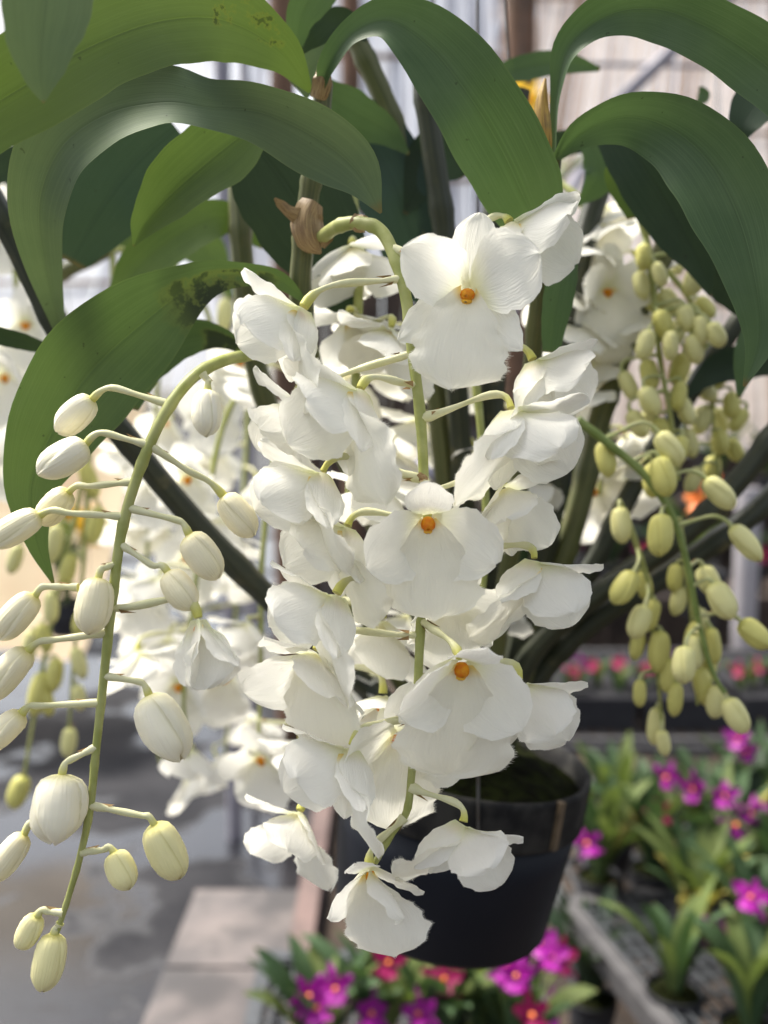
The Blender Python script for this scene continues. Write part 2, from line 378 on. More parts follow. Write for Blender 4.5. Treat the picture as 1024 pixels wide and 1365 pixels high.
def bud(plant, x0, y0, D0, x1, y1, D1, wpx, att=None, via=None, mat='bud', seed=0, ped='pedicel', fat=0, stems=None, pr=.0013):
    rng = random.Random(seed * 13 + 5); a = at(x0, y0, D0); b = at(x1, y1, D1); ax = (b - a); L = ax.length; ax.normalize()
    Rm = wpx * D0 / FPX / 2 * (.77 if 'green' in ped else .90) * rng.uniform(.94, 1.05)
    N = ax.orthogonal().normalized(); N = Matrix.Rotation(rng.uniform(0, 6.28), 3, ax) @ N; B = ax.cross(N)
    sp = nearest_stem(a, stems) if att is None else snap(at(*att))
    ln = (a - sp).length
    if via: v = at(*via); P = [Vector(t) for t in catmull([sp, sp.lerp(v, .55), v, v.lerp(a, .6) + Vector((0, 0, .0015)), a + ax * .0015], 14)]
    else: P = bez(sp, sp + (a - sp) * .5 + Vector((0, 0, .12 * ln)), a - ax * .45 * ln, a + ax * .001, 10)
    mb = MB(); n = len(P); mb.tube(P, [pr * (1.3 if i < 2 else 1 + .12 * math.sin(i * 1.3 + seed)) * (1 + .4 * max(0, (i - n + 4) / 3)) for i in range(n)], 8)
    # bracts at the foot of the pedicel
    if pr > .001:
        t = P[1]; dr = (P[2] - P[0]).normalized(); sd_ = dr.orthogonal().normalized()
        mb.face([t - sd_ * .0016, t + sd_ * .0016, t + dr * .006 + Vector((0, 0, .0022))], 1)
    rows = []; nt_, ns = 22, 54
    p1 = rng.uniform(-.05, .05); lean = rng.uniform(-.06, .06)
    for i in range(nt_):
        t = i / (nt_ - 1); t = .5 - .5 * math.cos(math.pi * t); r = tab(P_BUD, t) * Rm
        row = []
        for k in range(ns):
            an = 2 * math.pi * k / ns + p1
            sw = (k / ns * 3 + .35 * t + .2) % 1
            g = 1 + ((.15 + .05 * fat) * (sw ** .6 if sw < .93 else (1 - sw) / .07) - .09) * min(1, t * 5)      # three overlapping sepals
            g += fat * (.10 * math.sin(2.5 * an + 3 * t) * t + .05 * math.sin(5 * an + 9 * t) * t * t)
            if fat: tt = t + .05 * fat * math.sin(3 * an + 1) * max(0, t - .6) / .4
            else: tt = t + .05 * (sw - .5) * max(0, t - .75) / .25
            g *= 1 + .03 * math.sin(2 * an + seed)
            row.append(a + ax * (tt * L) + (N * math.cos(an) + B * math.sin(an)) * r * g + N * lean * L * t * t)
        rows.append(row)
    q = MB(); q.grid(rows, None, 0, True); q.face(rows[-1]); 
    o = q.build('bud', M[mat], plant)
    p = mb.build('pedicel', [M[ped], M['bract']], plant); p.parent = o
    return o
def leaf(plant, pts, ws, mat, tilts=None, fold=.12, wave=.03, nu=36, nv=13, seed=0, name='leaf', label=None):
    rng = random.Random(seed); n = len(pts)
    tl = tilts or [0] * n
    if not hasattr(tl, '__len__'): tl = [tl] * n
    S = catmull([(*at(*p), w * p[2] / FPX, t) for p, w, t in zip(pts, ws, tl)], nu)
    ph = [rng.uniform(0, 6.28) for _ in range(4)]; rows = []; prev = None
    for i, q in enumerate(S):
        p = Vector(q[:3]); a = Vector(S[max(0, i - 1)][:3]); b = Vector(S[min(nu - 1, i + 1)][:3]); T = (b - a).normalized()
        V = (CAM - p); V = (V - T * V.dot(T)).normalized(); C = T.cross(V).normalized()
        if prev is not None and C.dot(prev) < 0: pass
        prev = C; t = R(q[4]); ac = C * math.cos(t) + V * math.sin(t); nm = V * math.cos(t) - C * math.sin(t)
        h = max(.0004, q[3]) / 2 / max(.35, math.cos(t)); u = i / (nu - 1); row = []
        for j in range(nv):
            v = -1 + 2 * j / (nv - 1)
            k = fold * abs(v) ** 1.4 - fold * .4 + wave * math.sin(9 * u + ph[0] + (1.5 if v > 0 else 0)) * v * v + wave * .7 * math.sin(17 * u + ph[1]) * v ** 2
            e = (1 if name != 'leaf' else .93) * (1 + .025 * math.sin(13 * u + ph[3]) * (1 if v > 0 else -.6)) + .02 * math.sin(21 * u + ph[2] + v) + .012 * math.sin(47 * u + ph[3] * v)
            row.append(p + ac * (v * h * e) + nm * (k * h))
        rows.append(row)
    mb = MB(); mb.grid(rows); o = mb.build(name, M[mat], plant)
    if label: o['label'] = label
    return o
def stem(plant, pts, r0, r1, mat='stalk', name='flower_stalk', n=44, ridge=.0, nr=6, seg=10, nodes=0, wob=0, seed=0):
    rng = random.Random(seed)
    S = [Vector(p) for p in catmull([at(*p) for p in pts], n)]
    if wob: S = [p + Vector((noise.noise(p * 60), noise.noise(p * 60 + Vector((9, 0, 0))), 0)) * wob for p in S]
    rad = []
    for i in range(n):
        u = i / (n - 1); r = lerp(r0, r1, u)
        if nodes: r *= 1 + .16 * math.exp(-(((u * nodes) % 1 - .5) / .09) ** 2)
        else: r *= 1 + .06 * math.sin(i * 1.7 + seed)
        rad.append(r)
    mb = MB(); mb.tube(S, rad, seg, 0, ridge, nr); o = mb.build(name, M[mat], plant)
    return o, S

pot_c = at(622, 1000, .62)
orchid = thing('orchid_plant', pot_c, 'large white orchid with hanging sprays of flowers and cream buds, in the black pot', 'orchid')

# --- canes
CN = [
 ([(432, 108, .425), (424, 190, .43), (412, 260, .432), (404, 330, .436), (402, 410, .445), (425, 520, .47), (500, 700, .53), (585, 880, .59), (615, 1010, .62)], .0042, .0062, 'cane'),
 ([(-30, 230, .47), (18, 320, .48), (62, 410, .49), (120, 520, .505), (220, 650, .53), (330, 770, .55), (470, 900, .58), (590, 1010, .61)], .0060, .0072, 'cane_dark'),
 ([(1060, 540, .58), (985, 640, .59), (900, 722, .60), (800, 790, .61), (710, 870, .62), (650, 1000, .63)], .0068, .0075, 'cane_dark'),
 ([(1090, 590, .62), (1010, 680, .62), (900, 760, .63), (790, 830, .63), (720, 900, .64), (660, 1000, .64)], .007, .008, 'cane_dark'),
 ([(738, 210, .42), (728, 300, .45), (716, 420, .48), (700, 580, .52), (680, 740, .56), (655, 900, .60), (640, 1010, .62)], .0036, .0066, 'cane'),
 ([(560, 60, .50), (575, 180, .51), (592, 300, .52), (600, 400, .53), (615, 600, .56), (625, 800, .59), (628, 1010, .62)], .006, .007, 'cane_dark'),
 ([(690, 120, .55), (665, 250, .56), (655, 400, .57), (655, 500, .57), (660, 700, .59), (650, 900, .62), (640, 1010, .63)], .008, .008, 'cane_dark'),
 ([(830, 150, .58), (800, 250, .60), (772, 350, .60), (755, 500, .60), (735, 680, .61), (690, 860, .63), (650, 1010, .64)], .007, .008, 'cane_dark'),
 ([(470, 40, .53), (520, 150, .54), (556, 260, .55), (575, 450, .56), (600, 700, .58), (620, 1010, .62)], .006, .007, 'cane'),
 ([(900, 300, .60), (845, 430, .61), (800, 560, .62), (765, 700, .62), (712, 850, .63), (660, 1010, .64)], .007, .008, 'cane'),
 ([(990, 420, .61), (910, 540, .62), (845, 650, .63), (790, 755, .63), (730, 860, .64), (665, 1010, .64)], .006, .007, 'cane_dark'),
 ([(318, 180, .54), (322, 330, .54), (350, 520, .56), (450, 760, .59), (600, 1010, .62)], .006, .007, 'cane'),
]
for p, a, b, m in CN: stem(orchid, p, a, b, m, 'cane', 60, .06, 7, 21, nodes=7 if m == 'cane' else 5)
# papery sheaths and bracts
def sheath(pts, ws, mat, seed=0, name='sheath', fold=.5):
    return leaf(orchid, pts, ws, mat, None, fold, .12, 16, 9, seed, name)
sheath([(418, 268, .4235), (410, 290, .4225), (414, 320, .4225), (428, 338, .4235)], [30, 44, 38, 3], 'sheath', 1, fold=-.6)
sheath([(400, 290, .424), (386, 282, .422), (374, 272, .421), (366, 264, .419)], [26, 16, 12, 3], 'sheath', 2, fold=-.3)
sheath([(446, 300, .421), (438, 315, .421), (430, 330, .423)], [4, 14, 6], 'sheath', 3)
sheath([(426, 80, .419), (430, 105, .418), (424, 132, .4215)], [4, 26, 22], 'sheath', 4, fold=-.5)
sheath([(727, 104, .41), (722, 140, .409), (724, 180, .41), (729, 212, .414)], [3, 19, 24, 12], 'sheath_gold', 5, fold=-.5)

# --- leaves
L = lambda *a, **k: leaf(orchid, *a, **k)
L([(414, 122, .425), (372, 66, .41), (300, 26, .395), (215, 26, .375), (120, 60, .355), (40, 108, .34), (-60, 170, .33)], [8, 62, 112, 125, 130, 132, 120], 'leaf_lime', [0, -10, -15, -20, -20, -15, -10], .20, .03, seed=1, label='yellow green leaf with small black spots, arching to the left')
L([(70, -120, .30), (62, -20, .295), (55, 50, .295), (54, 100, .297), (58, 137, .30)], [150, 132, 100, 56, 3], 'leaf_grey', [10, 10, 5, 0, 0], .10, .02, seed=2)
L([(80, 440, .47), (58, 350, .43), (50, 270, .40), (78, 195, .385), (140, 148, .378), (215, 132, .375), (280, 142, .374), (350, 152, .372), (425, 188, .372), (475, 228, .374), (508, 284, .378)],
  [16, 52, 78, 96, 98, 82, 66, 84, 98, 72, 4], 'leaf_grey', [20, 25, 30, 35, 38, 42, 20, -18, -22, -10, 0], .26, .05, 60, seed=3)
L([(352, 160, .44), (300, 195, .43), (235, 250, .422), (195, 295, .42), (178, 328, .42)], [40, 96, 82, 44, 3], 'leaf_moss', [-10, -15, -18, -10, 0], .34, .04, seed=4)
L([(235, 170, .50), (180, 220, .50), (135, 280, .50), (95, 350, .51)], [130, 130, 110, 40], 'leaf_blue', 15, .08, .03, seed=5)
L([(340, 190, .47), (385, 250, .475), (425, 320, .48), (452, 385, .485), (468, 428, .49)], [110, 160, 135, 80, 4], 'leaf_dark', [15, 15, 10, 5, 0], .06, .02, seed=6)
L([(428, 118, .422), (438, 84, .41), (470, 42, .40), (520, 26, .392), (575, 62, .388), (630, 132, .386), (672, 205, .396), (702, 270, .410), (735, 340, .430)],
  [10, 26, 34, 58, 98, 122, 122, 104, 40], 'leaf', [40, 40, 35, 20, 10, 5, 0, 0, 0], .42, .06, 44, seed=7)
L([(738, 214, .42), (775, 178, .41), (830, 158, .40), (890, 172, .39), (945, 218, .38), (985, 290, .375), (1008, 375, .373), (1014, 450, .375), (992, 515, .378)],
  [8, 42, 68, 92, 118, 118, 84, 46, 4], 'leaf', [0, -15, -25, -20, -10, 0, 5, 5, 0], .36, .06, 44, seed=8)
L([(738, 205, .42), (741, 130, .41), (756, 65, .40), (805, 22, .39), (870, 12, .38), (940, 36, .37), (1010, 80, .365), (1080, 140, .36)],
  [8, 14, 38, 58, 76, 84, 92, 88], 'leaf', [50, 48, 35, 10, -8, -12, -10, 0], .36, .06, 44, seed=9)
L([(405, 400, .435), (372, 374, .43), (320, 366, .425), (262, 378, .418), (190, 432, .41), (118, 500, .405), (72, 572, .402), (42, 645, .402), (48, 718, .404), (72, 780, .408)],
  [8, 26, 34, 62, 128, 150, 128, 76, 34, 3], 'leaf_blotch', [0, -10, -10, -5, 5, 5, 0, 0, 0, 0], .24, .05, 48, seed=10, label='green leaf with black blotches, hanging to the left')
L([(345, 478, .48), (300, 452, .475), (250, 450, .47), (200, 480, .465), (175, 545, .46)], [8, 28, 52, 60, 20], 'leaf_blotch', -10, .1, .03, seed=11)
L([(80, 470, .50), (40, 458, .48), (0, 448, .47), (-50, 440, .46)], [8, 22, 26, 26], 'leaf_dark', 20, .1, .02, seed=12)
L([(150, 400, .53), (190, 350, .53), (240, 312, .53), (300, 290, .54), (350, 330, .55)], [20, 60, 66, 46, 6], 'leaf_moss', 25, .1, .03, seed=13)
L([(395, 60, .47), (402, 20, .46), (430, -30, .45), (450, -90, .45)], [18, 44, 66, 66], 'leaf', 10, .1, .02, seed=15)
L([(392, 92, .50), (425, 60, .49), (458, 30, .49), (490, 55, .49)], [50, 66, 40, 4], 'leaf_dark', 10, .1, .02, seed=16)
L([(395, 118, .46), (415, 92, .45), (440, 60, .445)], [40, 44, 10], 'leaf_grey', 10, .1, .02, seed=17)
L([(425, 120, .52), (470, 150, .52), (515, 175, .52), (545, 205, .52)], [40, 62, 40, 4], 'leaf', -20, .1, .02, seed=18)
L([(430, 150, .54), (490, 190, .54), (530, 260, .54), (560, 350, .55), (590, 420, .56)], [70, 110, 110, 90, 30], 'leaf_blue', 10, .08, .02, seed=19)
L([(660, 130, .55), (620, 180, .545), (572, 220, .54), (540, 285, .54)], [60, 86, 74, 6], 'leaf_dark', 10, .12, .02, seed=20)
L([(640, 112, .60), (690, 92, .59), (750, 84, .58), (800, 92, .58)], [10, 34, 30, 6], 'leaf', 15, .1, .02, seed=21)
L([(1075, 60, .50), (1030, 110, .49), (995, 160, .485), (985, 195, .49)], [80, 84, 50, 5], 'leaf_dark', -10, .12, .02, seed=22)
L([(818, 165, .50), (860, 225, .50), (900, 290, .505), (930, 345, .51), (948, 395, .515)], [60, 92, 84, 48, 4], 'leaf_dark', 10, .12, .02, seed=23)
L([(880, 190, .53), (840, 230, .52), (850, 290, .52)], [60, 70, 30], 'leaf_moss', 20, .12, .02, seed=24)
L([(780, 180, .56), (800, 230, .56), (770, 275, .56)], [16, 50, 4], 'leaf', 20, .12, .02, seed=25)
L([(765, 310, .44), (752, 360, .437), (742, 410, .437), (734, 470, .44)], [10, 40, 42, 24], 'leaf', 15, .1, .02, seed=26)
L([(1060, 470, .60), (1000, 480, .60), (950, 495, .60), (915, 530, .60)], [50, 52, 40, 4], 'leaf_dark', 10, .1, .02, seed=27)
L([(905, 300, .56), (945, 355, .555), (990, 395, .55), (1040, 410, .55)], [10, 44, 52, 50], 'leaf_dark', -20, .1, .02, seed=28)
L([(1060, 380, .52), (1030, 420, .52), (1000, 470, .52), (985, 530, .525)], [44, 50, 44, 5], 'leaf', 0, .1, .02, seed=29)
L([(930, 140, .58), (938, 128, .58), (934, 115, .58)], [6, 18, 4], 'leaf', 0, .1, .02, seed=30)
L([(690, 560, .60), (720, 640, .61), (700, 740, .62), (690, 800, .63)], [50, 80, 60, 8], 'leaf_dark', 0, .1, .02, seed=32)
L([(800, 200, .60), (760, 190, .60), (700, 215, .60), (660, 260, .60)], [10, 34, 40, 5], 'leaf_dark', 0, .1, .02, seed=33)

# --- flower stalks
_, S1 = stem(orchid, [(412, 330, .432), (430, 316, .424), (450, 302, .408), (478, 297, .397), (508, 308, .391), (527, 345, .386), (541, 395, .383), (550, 470, .381), (560, 550, .380), (565, 640, .379), (564, 740, .378), (560, 850, .377), (555, 950, .376), (549, 1030, .376), (542, 1082, .376), (522, 1112, .376), (500, 1150, .376)], .0033, .0013, seed=1, n=90, nodes=11)
_, S2 = stem(orchid, [(345, 472, .42), (300, 480, .385), (255, 505, .368), (215, 560, .36), (183, 635, .358), (162, 710, .357), (151, 790, .356), (143, 860, .356), (135, 935, .356), (127, 1010, .356), (120, 1080, .356), (106, 1145, .356), (93, 1190, .356), (82, 1225, .356), (74, 1248, .356)], .0026, .0010, 'stalk', seed=2, n=90, nodes=13)
FRONT += [S1, S2]
_, S3 = stem(orchid, [(470, 260, .50), (478, 340, .49), (476, 460, .48), (470, 600, .475), (460, 740, .47), (448, 860, .468), (442, 960, .467), (436, 1010, .467), (430, 1060, .467)], .0030, .0014, seed=3)
_, S4 = stem(orchid, [(420, 420, 0.728), (350, 480, 0.715), (300, 560, 0.709), (275, 680, 0.702), (258, 800, 0.702), (245, 920, 0.702), (250, 1010, 0.702)], .0028, .0013, seed=4)
_, S5 = stem(orchid, [(740, 240, 0.659), (775, 270, 0.647), (800, 340, 0.640), (808, 450, 0.634), (806, 560, 0.634), (800, 660, 0.634)], .0028, .0014, seed=5)
_, S6 = stem(orchid, [(600, 330, .50), (620, 420, .49), (640, 560, .485), (648, 700, .48), (640, 820, .478), (625, 930, .476)], .0028, .0014, seed=6)
_, S7 = stem(orchid, [(420, 470, 0.700), (370, 600, 0.681), (350, 740, 0.669), (348, 870, 0.663), (345, 980, 0.656)], .0026, .0014, seed=7)

sheath([(468, 293, .3965), (477, 297, .3955), (487, 299, .3945)], [20, 24, 21], 'sheath', 7, fold=-.7)
sheath([(557, 632, .3762), (564, 638, .3760), (570, 640, .3762)], [8, 12, 8], 'sheath', 8, fold=-.6)
# --- open flowers on the front spray: x, y, depth, facing, dorsal, options
F = lambda *a, **k: flower(orchid, *a, **k)
SD = dict(cup=40, pa=42, dors=2, lip=(1.1, 58), latcup=56, la=120, roll=.72)
F(626, 392, .366, (-.26, -.12, .95), (.14, 1, 0), 1.02, 26, (536, 328, .386), 1, (.98, 22), 8, (.55, 1.15), 62, 128)
F(682, 300, .392, (.42, -.85, .32), (.80, .58, .1), 1.08, 42, (625, 300, .40), 2, (.9, 55), 4, pa=44, roll=.7)
F(402, 414, .368, (-.42, -.86, .30), (-.88, .42, .1), .98, att=(526, 370, .384), seed=3, **SD)
F(478, 524, .364, (-.30, -.84, .42), (-.86, .38, .15), 1.12, att=(549, 513, .381), seed=4, **SD)
F(400, 540, .395, (-.55, -.75, .25), (-.86, .45, 0), .85, 50, None, 5, stems=[S1], dors=0)
F(428, 634, .366, (-.35, -.88, .30), (-.90, .28, .1), .98, att=(563, 640, .379), seed=6, **SD)
F(462, 706, .378, (-.25, -.85, .42), (-.75, .5, .1), .98, att=(564, 690, .379), seed=7, **SD)
F(570, 690, .360, (.02, -.50, .86), (.0, 1, .1), 1.0, 30, (565, 640, .379), 8, (1, 30), 34, (.9, 1), 112, 150)
F(446, 797, .366, (-.38, -.86, .32), (-.92, .32, .1), 1.02, att=(562, 790, .378), seed=9, **SD)
F(420, 872, .380, (-.25, -.80, .52), (-.3, .9, .2), 1.02, 40, (560, 850, .377), 10, (1, 50), 20)
F(614, 882, .358, (.08, -.55, .83), (.12, .95, .1), 1.05, 32, (563, 825, .377), 11, (1.12, 30), 44, (.55, 1), 112, 148)
F(712, 750, .378, (-.12, -.92, .32), (.93, .30, .1), .98, att=(640, 728, .39), seed=12, **SD)
F(682, 550, .370, (.05, -.90, .38), (.90, .38, .1), 1.08, att=(566, 557, .380), seed=13, **SD)
F(712, 484, .385, (.25, -.88, .32), (.90, .45, .1), .96, att=(553, 470, .381), seed=14, **SD)
F(672, 652, .385, (.18, -.82, .50), (.55, .6, .2), .92, 50, (566, 655, .379), 15, (.8, 50), 10)
F(600, 797, .395, (.15, -.55, .80), (.1, 1, .1), .85, 34, (562, 770, .378), 16, (.9, 30), 16, (1, 1), 90)
F(692, 912, .378, (-.05, -.90, .38), (.85, .42, .1), .98, att=(560, 900, .377), seed=17, **SD)
F(466, 1000, .366, (-.30, -.86, .38), (-.90, .25, .1), 1.0, att=(554, 952, .376), seed=18, **SD)
F(530, 978, .382, (.12, -.46, .88), (.1, 1, .1), .98, 30, (552, 985, .376), 19, (1, 26), 12, (1, 1), 92)
F(616, 1101, .368, (-.34, -.86, .38), (.86, .38, .1), .88, 32, (550, 1045, .376), 20, (1, 56), 2, pa=40, latcup=54, roll=.7)
F(493, 1158, .370, (.12, -.80, .58), (-.30, .75, .5), .80, 40, (540, 1088, .376), 21, (1.15, 60), 14, (1, .6), 84, 128, roll=.15)
F(398, 1085, .43, (-.30, -.70, .5), (-.6, .6, .1), .9, 44, None, 22, stems=[S3])
# --- flowers of the sprays behind
BK = [(470, 330, .47, (.1, -.95, .15), (.5, .4, .6), 1.0),
      (468, 420, .47, (.2, -.9, .3), (-.5, .5, .3), .95),
      (520, 440, .455, (-.3, -.7, .5), (-.4, .8, .2), .95),
      (545, 760, .44, (-.2, -.6, .7), (-.2, .9, .2), 1.0),
      (510, 830, .45, (-.2, -.6, .75), (-.3, .9, .2), 1.05),
      (500, 640, .44, (-.1, -.7, .7), (-.2, .9, .2), 1.05),
      (510, 930, .43, (-.1, -.6, .7), (0, .9, .2), 1.0)]
for i, (x, y, D, f, d, s) in enumerate(BK): F(x, y, D, f if i in (99,) else (f[0], -.94, .14), d, s, 40, None, 40 + i, (1, 38), 10, stems=[S3, S6], detail=False)
BK2 = [(345, 500, 0.650, (-.4, -.7, .5), (-.5, .8, 0), 1.0),
      (252, 636, 0.689, (-.1, -.45, .88), (-.1, 1, 0), 1.0),
      (300, 690, 0.676, (-.3, -.6, .7), (.2, .9, 0), 1.05),
      (385, 610, 0.650, (.1, -.6, .7), (0, 1, 0), 1.0),
      (330, 830, 0.663, (-.3, -.7, .6), (-.3, .9, 0), .95),
      (212, 770, 0.728, (-.3, -.4, .8), (-.1, 1, 0), 1.05),
      (240, 912, 0.715, (-.1, -.35, .92), (0, 1, 0), 1.05),
      (185, 870, 0.650, (.3, -.6, .7), (.3, .8, 0), .95),
      (255, 1000, 0.715, (-.2, -.6, .7), (-.5, .8, 0), 1.0),
      (350, 1008, 0.650, (-.2, -.5, .85), (-.1, 1, 0), 1.0),
      (400, 990, 0.624, (-.2, -.6, .7), (-.3, .8, 0), .95),
      (225, 850, 0.754, (-.2, -.5, .8), (0, 1, 0), 1.0)]
for i, (x, y, D, f, d, s) in enumerate(BK2): F(x, y, D, f if i in (1, 6, 9) else (f[0], -.94, .14), d, s, 36, None, 70 + i, (1, 34), 10, stems=[S4, S7], detail=False)
_, S13 = stem(orchid, [(540, 290, .60), (566, 420, .60), (580, 560, .60), (592, 720, .60), (590, 900, .60)], .0028, .0014, seed=13)
rb = random.Random(31)
for i, (x, y) in enumerate([(500, 455), (560, 560), (635, 600), (600, 690), (520, 600), (545, 820), (645, 790), (470, 500), (600, 480), (690, 640), (455, 820), (500, 900), (640, 900), (690, 560)]):
    F(x, y, rb.uniform(.57, .60), (rb.uniform(-.4, .4), -.9, .2), (rb.uniform(-.5, .5), .9, .1), 1.05, 40, None, 400 + i, (1, 38), 10, stems=[S13], detail=False)
BK3 = [(775, 325, .60, (-.1, -.5, .8), (-.1, 1, 0), 1.1), (838, 420, .61, (.3, -.7, .4), (.2, .9, 0), 1.05), (770, 430, .60, (-.1, -.8, .5), (-.2, .9, 0), 1.05), (808, 388, 0.598, (.1, -.3, .94), (0, 1, 0), 1.0),
      (795, 300, 0.610, (.4, -.7, .5), (.6, .7, 0), 1.05),
      (770, 520, 0.610, (.4, -.8, .4), (.7, .6, 0), .95),
      (835, 580, 0.647, (.5, -.7, .4), (.7, .6, 0), .95),
      (790, 650, 0.647, (.2, -.6, .7), (.2, .9, 0), 1.0),
      (840, 655, 0.671, (.3, -.7, .6), (.3, .9, 0), .95), (805, 275, .62, (.3, -.7, .4), (.2, .9, 0), 1.1), (850, 345, .63, (.3, -.7, .4), (.2, .9, 0), 1.1), (745, 385, .60, (-.1, -.7, .4), (-.2, .9, 0), 1.0), (790, 480, .62, (.1, -.7, .4), (.2, .9, 0), 1.0), (850, 600, .64, (.2, -.7, .4), (.2, .9, 0), 1.05)]
for i, (x, y, D, f, d, s) in enumerate(BK3): F(x, y, D, f if i in (3, 7) else (f[0], -.94, .14), d, s, 34, None, 100 + i, (1, 30), 10, stems=[S5], detail=False)

# --- the spray of cream buds on the left
D2 = .356
BL = [ # base x,y, tip x,y, width, attach, via, material, fat
 (124, 532, 74, 574, 47, (222, 526), (152, 517), 'bud_white', 0), (116, 592, 52, 632, 57, (190, 593), (138, 577), 'bud_white', 0), (92, 655, 52, 696, 50, (172, 640), (120, 648), 'bud', 0), (54, 686, -14, 724, 46, (158, 690), (92, 684), 'bud', 0),
 (277, 520, 275, 581, 51, (270, 498), (278, 508), 'bud_white', 0), (298, 660, 338, 714, 46, (203, 592), (252, 628), 'bud', 0), (251, 712, 290, 771, 53, (173, 682), (238, 694), 'bud', 0), (224, 762, 256, 812, 49, (166, 726), (204, 754), 'bud', 0),
 (131, 770, 120, 845, 60, (154, 752), (140, 757), 'bud', 0), (48, 794, -6, 848, 48, (104, 783), (64, 782), 'bud', 0), (38, 866, -22, 934, 50, (141, 848), (72, 853), 'bud', 0), (30, 950, -24, 1004, 46, (127, 940), (52, 941), 'bud', 0),
 (198, 926, 236, 1013, 70, (142, 900), (186, 909), 'bud_white', 1), (82, 1032, 74, 1122, 80, (127, 994), (92, 1014), 'bud_white', 1), (34, 1112, -14, 1174, 44, (62, 1075), (44, 1094), 'bud', 0), (206, 1098, 236, 1170, 60, (132, 1070), (188, 1087), 'bud_young', 0),
 (152, 1135, 172, 1185, 46, (117, 1138), (138, 1133), 'bud_young', 0), (50, 1220, 26, 1264, 37, (84, 1218), (64, 1215), 'bud_young', 0), (73, 1244, 56, 1322, 52, (80, 1232), (76, 1238), 'bud_young', 0)]
for i, (x0, y0, x1, y1, wd, a, v, m, ft) in enumerate(BL):
    dz = -.004 if i in (8, 13) else (.012 if i in (0, 2, 5) else 0)
    bud(orchid, x0, y0, D2 + dz, x1, y1, D2 + dz + random.Random(i).uniform(-.006, .004), wd * (.94 + .0), (*a, D2), (*v, D2 + dz * .6), m, i, fat=ft)
F(265, 829, .352, (.15, -.95, .2), (.85, -.1, .3), .80, 78, (152, 815, .356), 130, (.75, 84), 55, latcup=76)
# --- sprays of pale green buds on the right
_, S8 = stem(orchid, [(770, 560, .53), (812, 592, .532), (858, 632, .535), (895, 685, .538), (916, 750, .54), (932, 830, .542), (950, 895, .543), (976, 938, .544)], .0028, .0013, 'stalk_dark', seed=8)
_, S9 = stem(orchid, [(840, 250, .57), (862, 320, .575), (872, 400, .58), (880, 480, .58), (895, 560, .585), (905, 640, .59)], .0026, .0012, seed=9)
_, S10 = stem(orchid, [(840, 700, .57), (862, 770, .575), (872, 850, .58), (878, 910, .58), (882, 960, .58)], .0020, .0010, seed=10)
_, S11 = stem(orchid, [(860, 330, .63), (920, 400, .63), (945, 480, .63), (950, 560, .63), (960, 650, .63)], .0024, .0012, seed=11)
_, S12 = stem(orchid, [(905, 690, .57), (918, 780, .575), (925, 860, .58), (930, 940, .58)], .0020, .0010, seed=12)
G1 = [(885, 635, 40, 54, .535, 15), (960, 657, 38, 54, .535, 45), (995, 724, 36, 60, .535, 40), (882, 713, 42, 56, .532, 0), (893, 598, 40, 52, .54, 35), (962, 801, 42, 54, .535, 25), (1006, 846, 40, 52, .535, 45), (912, 886, 40, 50, .53, -5), (981, 954, 38, 52, .54, 25), (833, 784, 40, 50, .55, -30), (852, 829, 38, 46, .555, -20), (945, 775, 36, 44, .55, 20), (808, 612, 36, 48, .54, 10), (828, 700, 34, 48, .55, 5), (925, 870, 34, 46, .55, 0), (870, 640, 34, 46, .55, 0)]
for i, (x, y, wd, h, D, an) in enumerate(G1):
    dx, dy = math.sin(R(an)) * h / 2, math.cos(R(an)) * h / 2
    bud(orchid, x - dx, y - dy, D, x + dx, y + dy, D - .004, wd, mat='bud_pale' if i % 3 else 'bud_green', seed=200 + i, ped='pedicel_green', stems=[S8, S10] if i not in (9, 10, 13) else [S10], pr=.0011)
rg = random.Random(4)
G2 = [(890, 298, 26, 34), (858, 342, 28, 36), (926, 372, 36, 46), (893, 404, 34, 42), (884, 432, 34, 40), (925, 465, 34, 40), (860, 460, 34, 42), (907, 492, 34, 44), (838, 514, 28, 42), (866, 535, 36, 42), (905, 528, 30, 40), (914, 548, 28, 40), (955, 446, 34, 36), (866, 500, 32, 44), (935, 440, 30, 40), (895, 460, 30, 40), (868, 400, 28, 40), (915, 425, 30, 36), (850, 565, 30, 40), (885, 575, 32, 40), (870, 300, 22, 30), (855, 380, 28, 38), (905, 600, 30, 40), (880, 365, 26, 34)]
for i, (x, y, wd, h) in enumerate(G2):
    an = R(rg.uniform(-25, 35)); D = rg.uniform(.565, .595)
    bud(orchid, x - math.sin(an) * h / 2, y - math.cos(an) * h / 2, D, x + math.sin(an) * h / 2, y + math.cos(an) * h / 2, D, wd, mat=('bud_pale', 'bud_green', 'bud_pale')[i % 3], seed=230 + i, ped='pedicel_green', stems=[S9], pr=.0010)
G3 = [(960, 500, 34, 36), (935, 560, 30, 38), (960, 590, 34, 34), (940, 520, 30, 40), (975, 540, 30, 36), (920, 590, 28, 40), (950, 625, 30, 36), (965, 470, 30, 32), (940, 410, 28, 34), (925, 640, 28, 38), (980, 600, 28, 34), (905, 440, 28, 36), (875, 600, 28, 36), (895, 620, 28, 36), (940, 470, 26, 34), (960, 560, 26, 34), (985, 560, 26, 34), (870, 560, 26, 34), (920, 520, 26, 36), (900, 350, 26, 34)]
for i, (x, y, wd, h) in enumerate(G3):
    an = R(rg.uniform(-35, 45)); D = rg.uniform(.62, .64)
    bud(orchid, x - math.sin(an) * h / 2, y - math.cos(an) * h / 2, D, x + math.sin(an) * h / 2, y + math.cos(an) * h / 2, D, wd, mat=('bud_green', 'bud_pale')[i % 2], seed=260 + i, ped='pedicel_green', stems=[S11], pr=.0010)
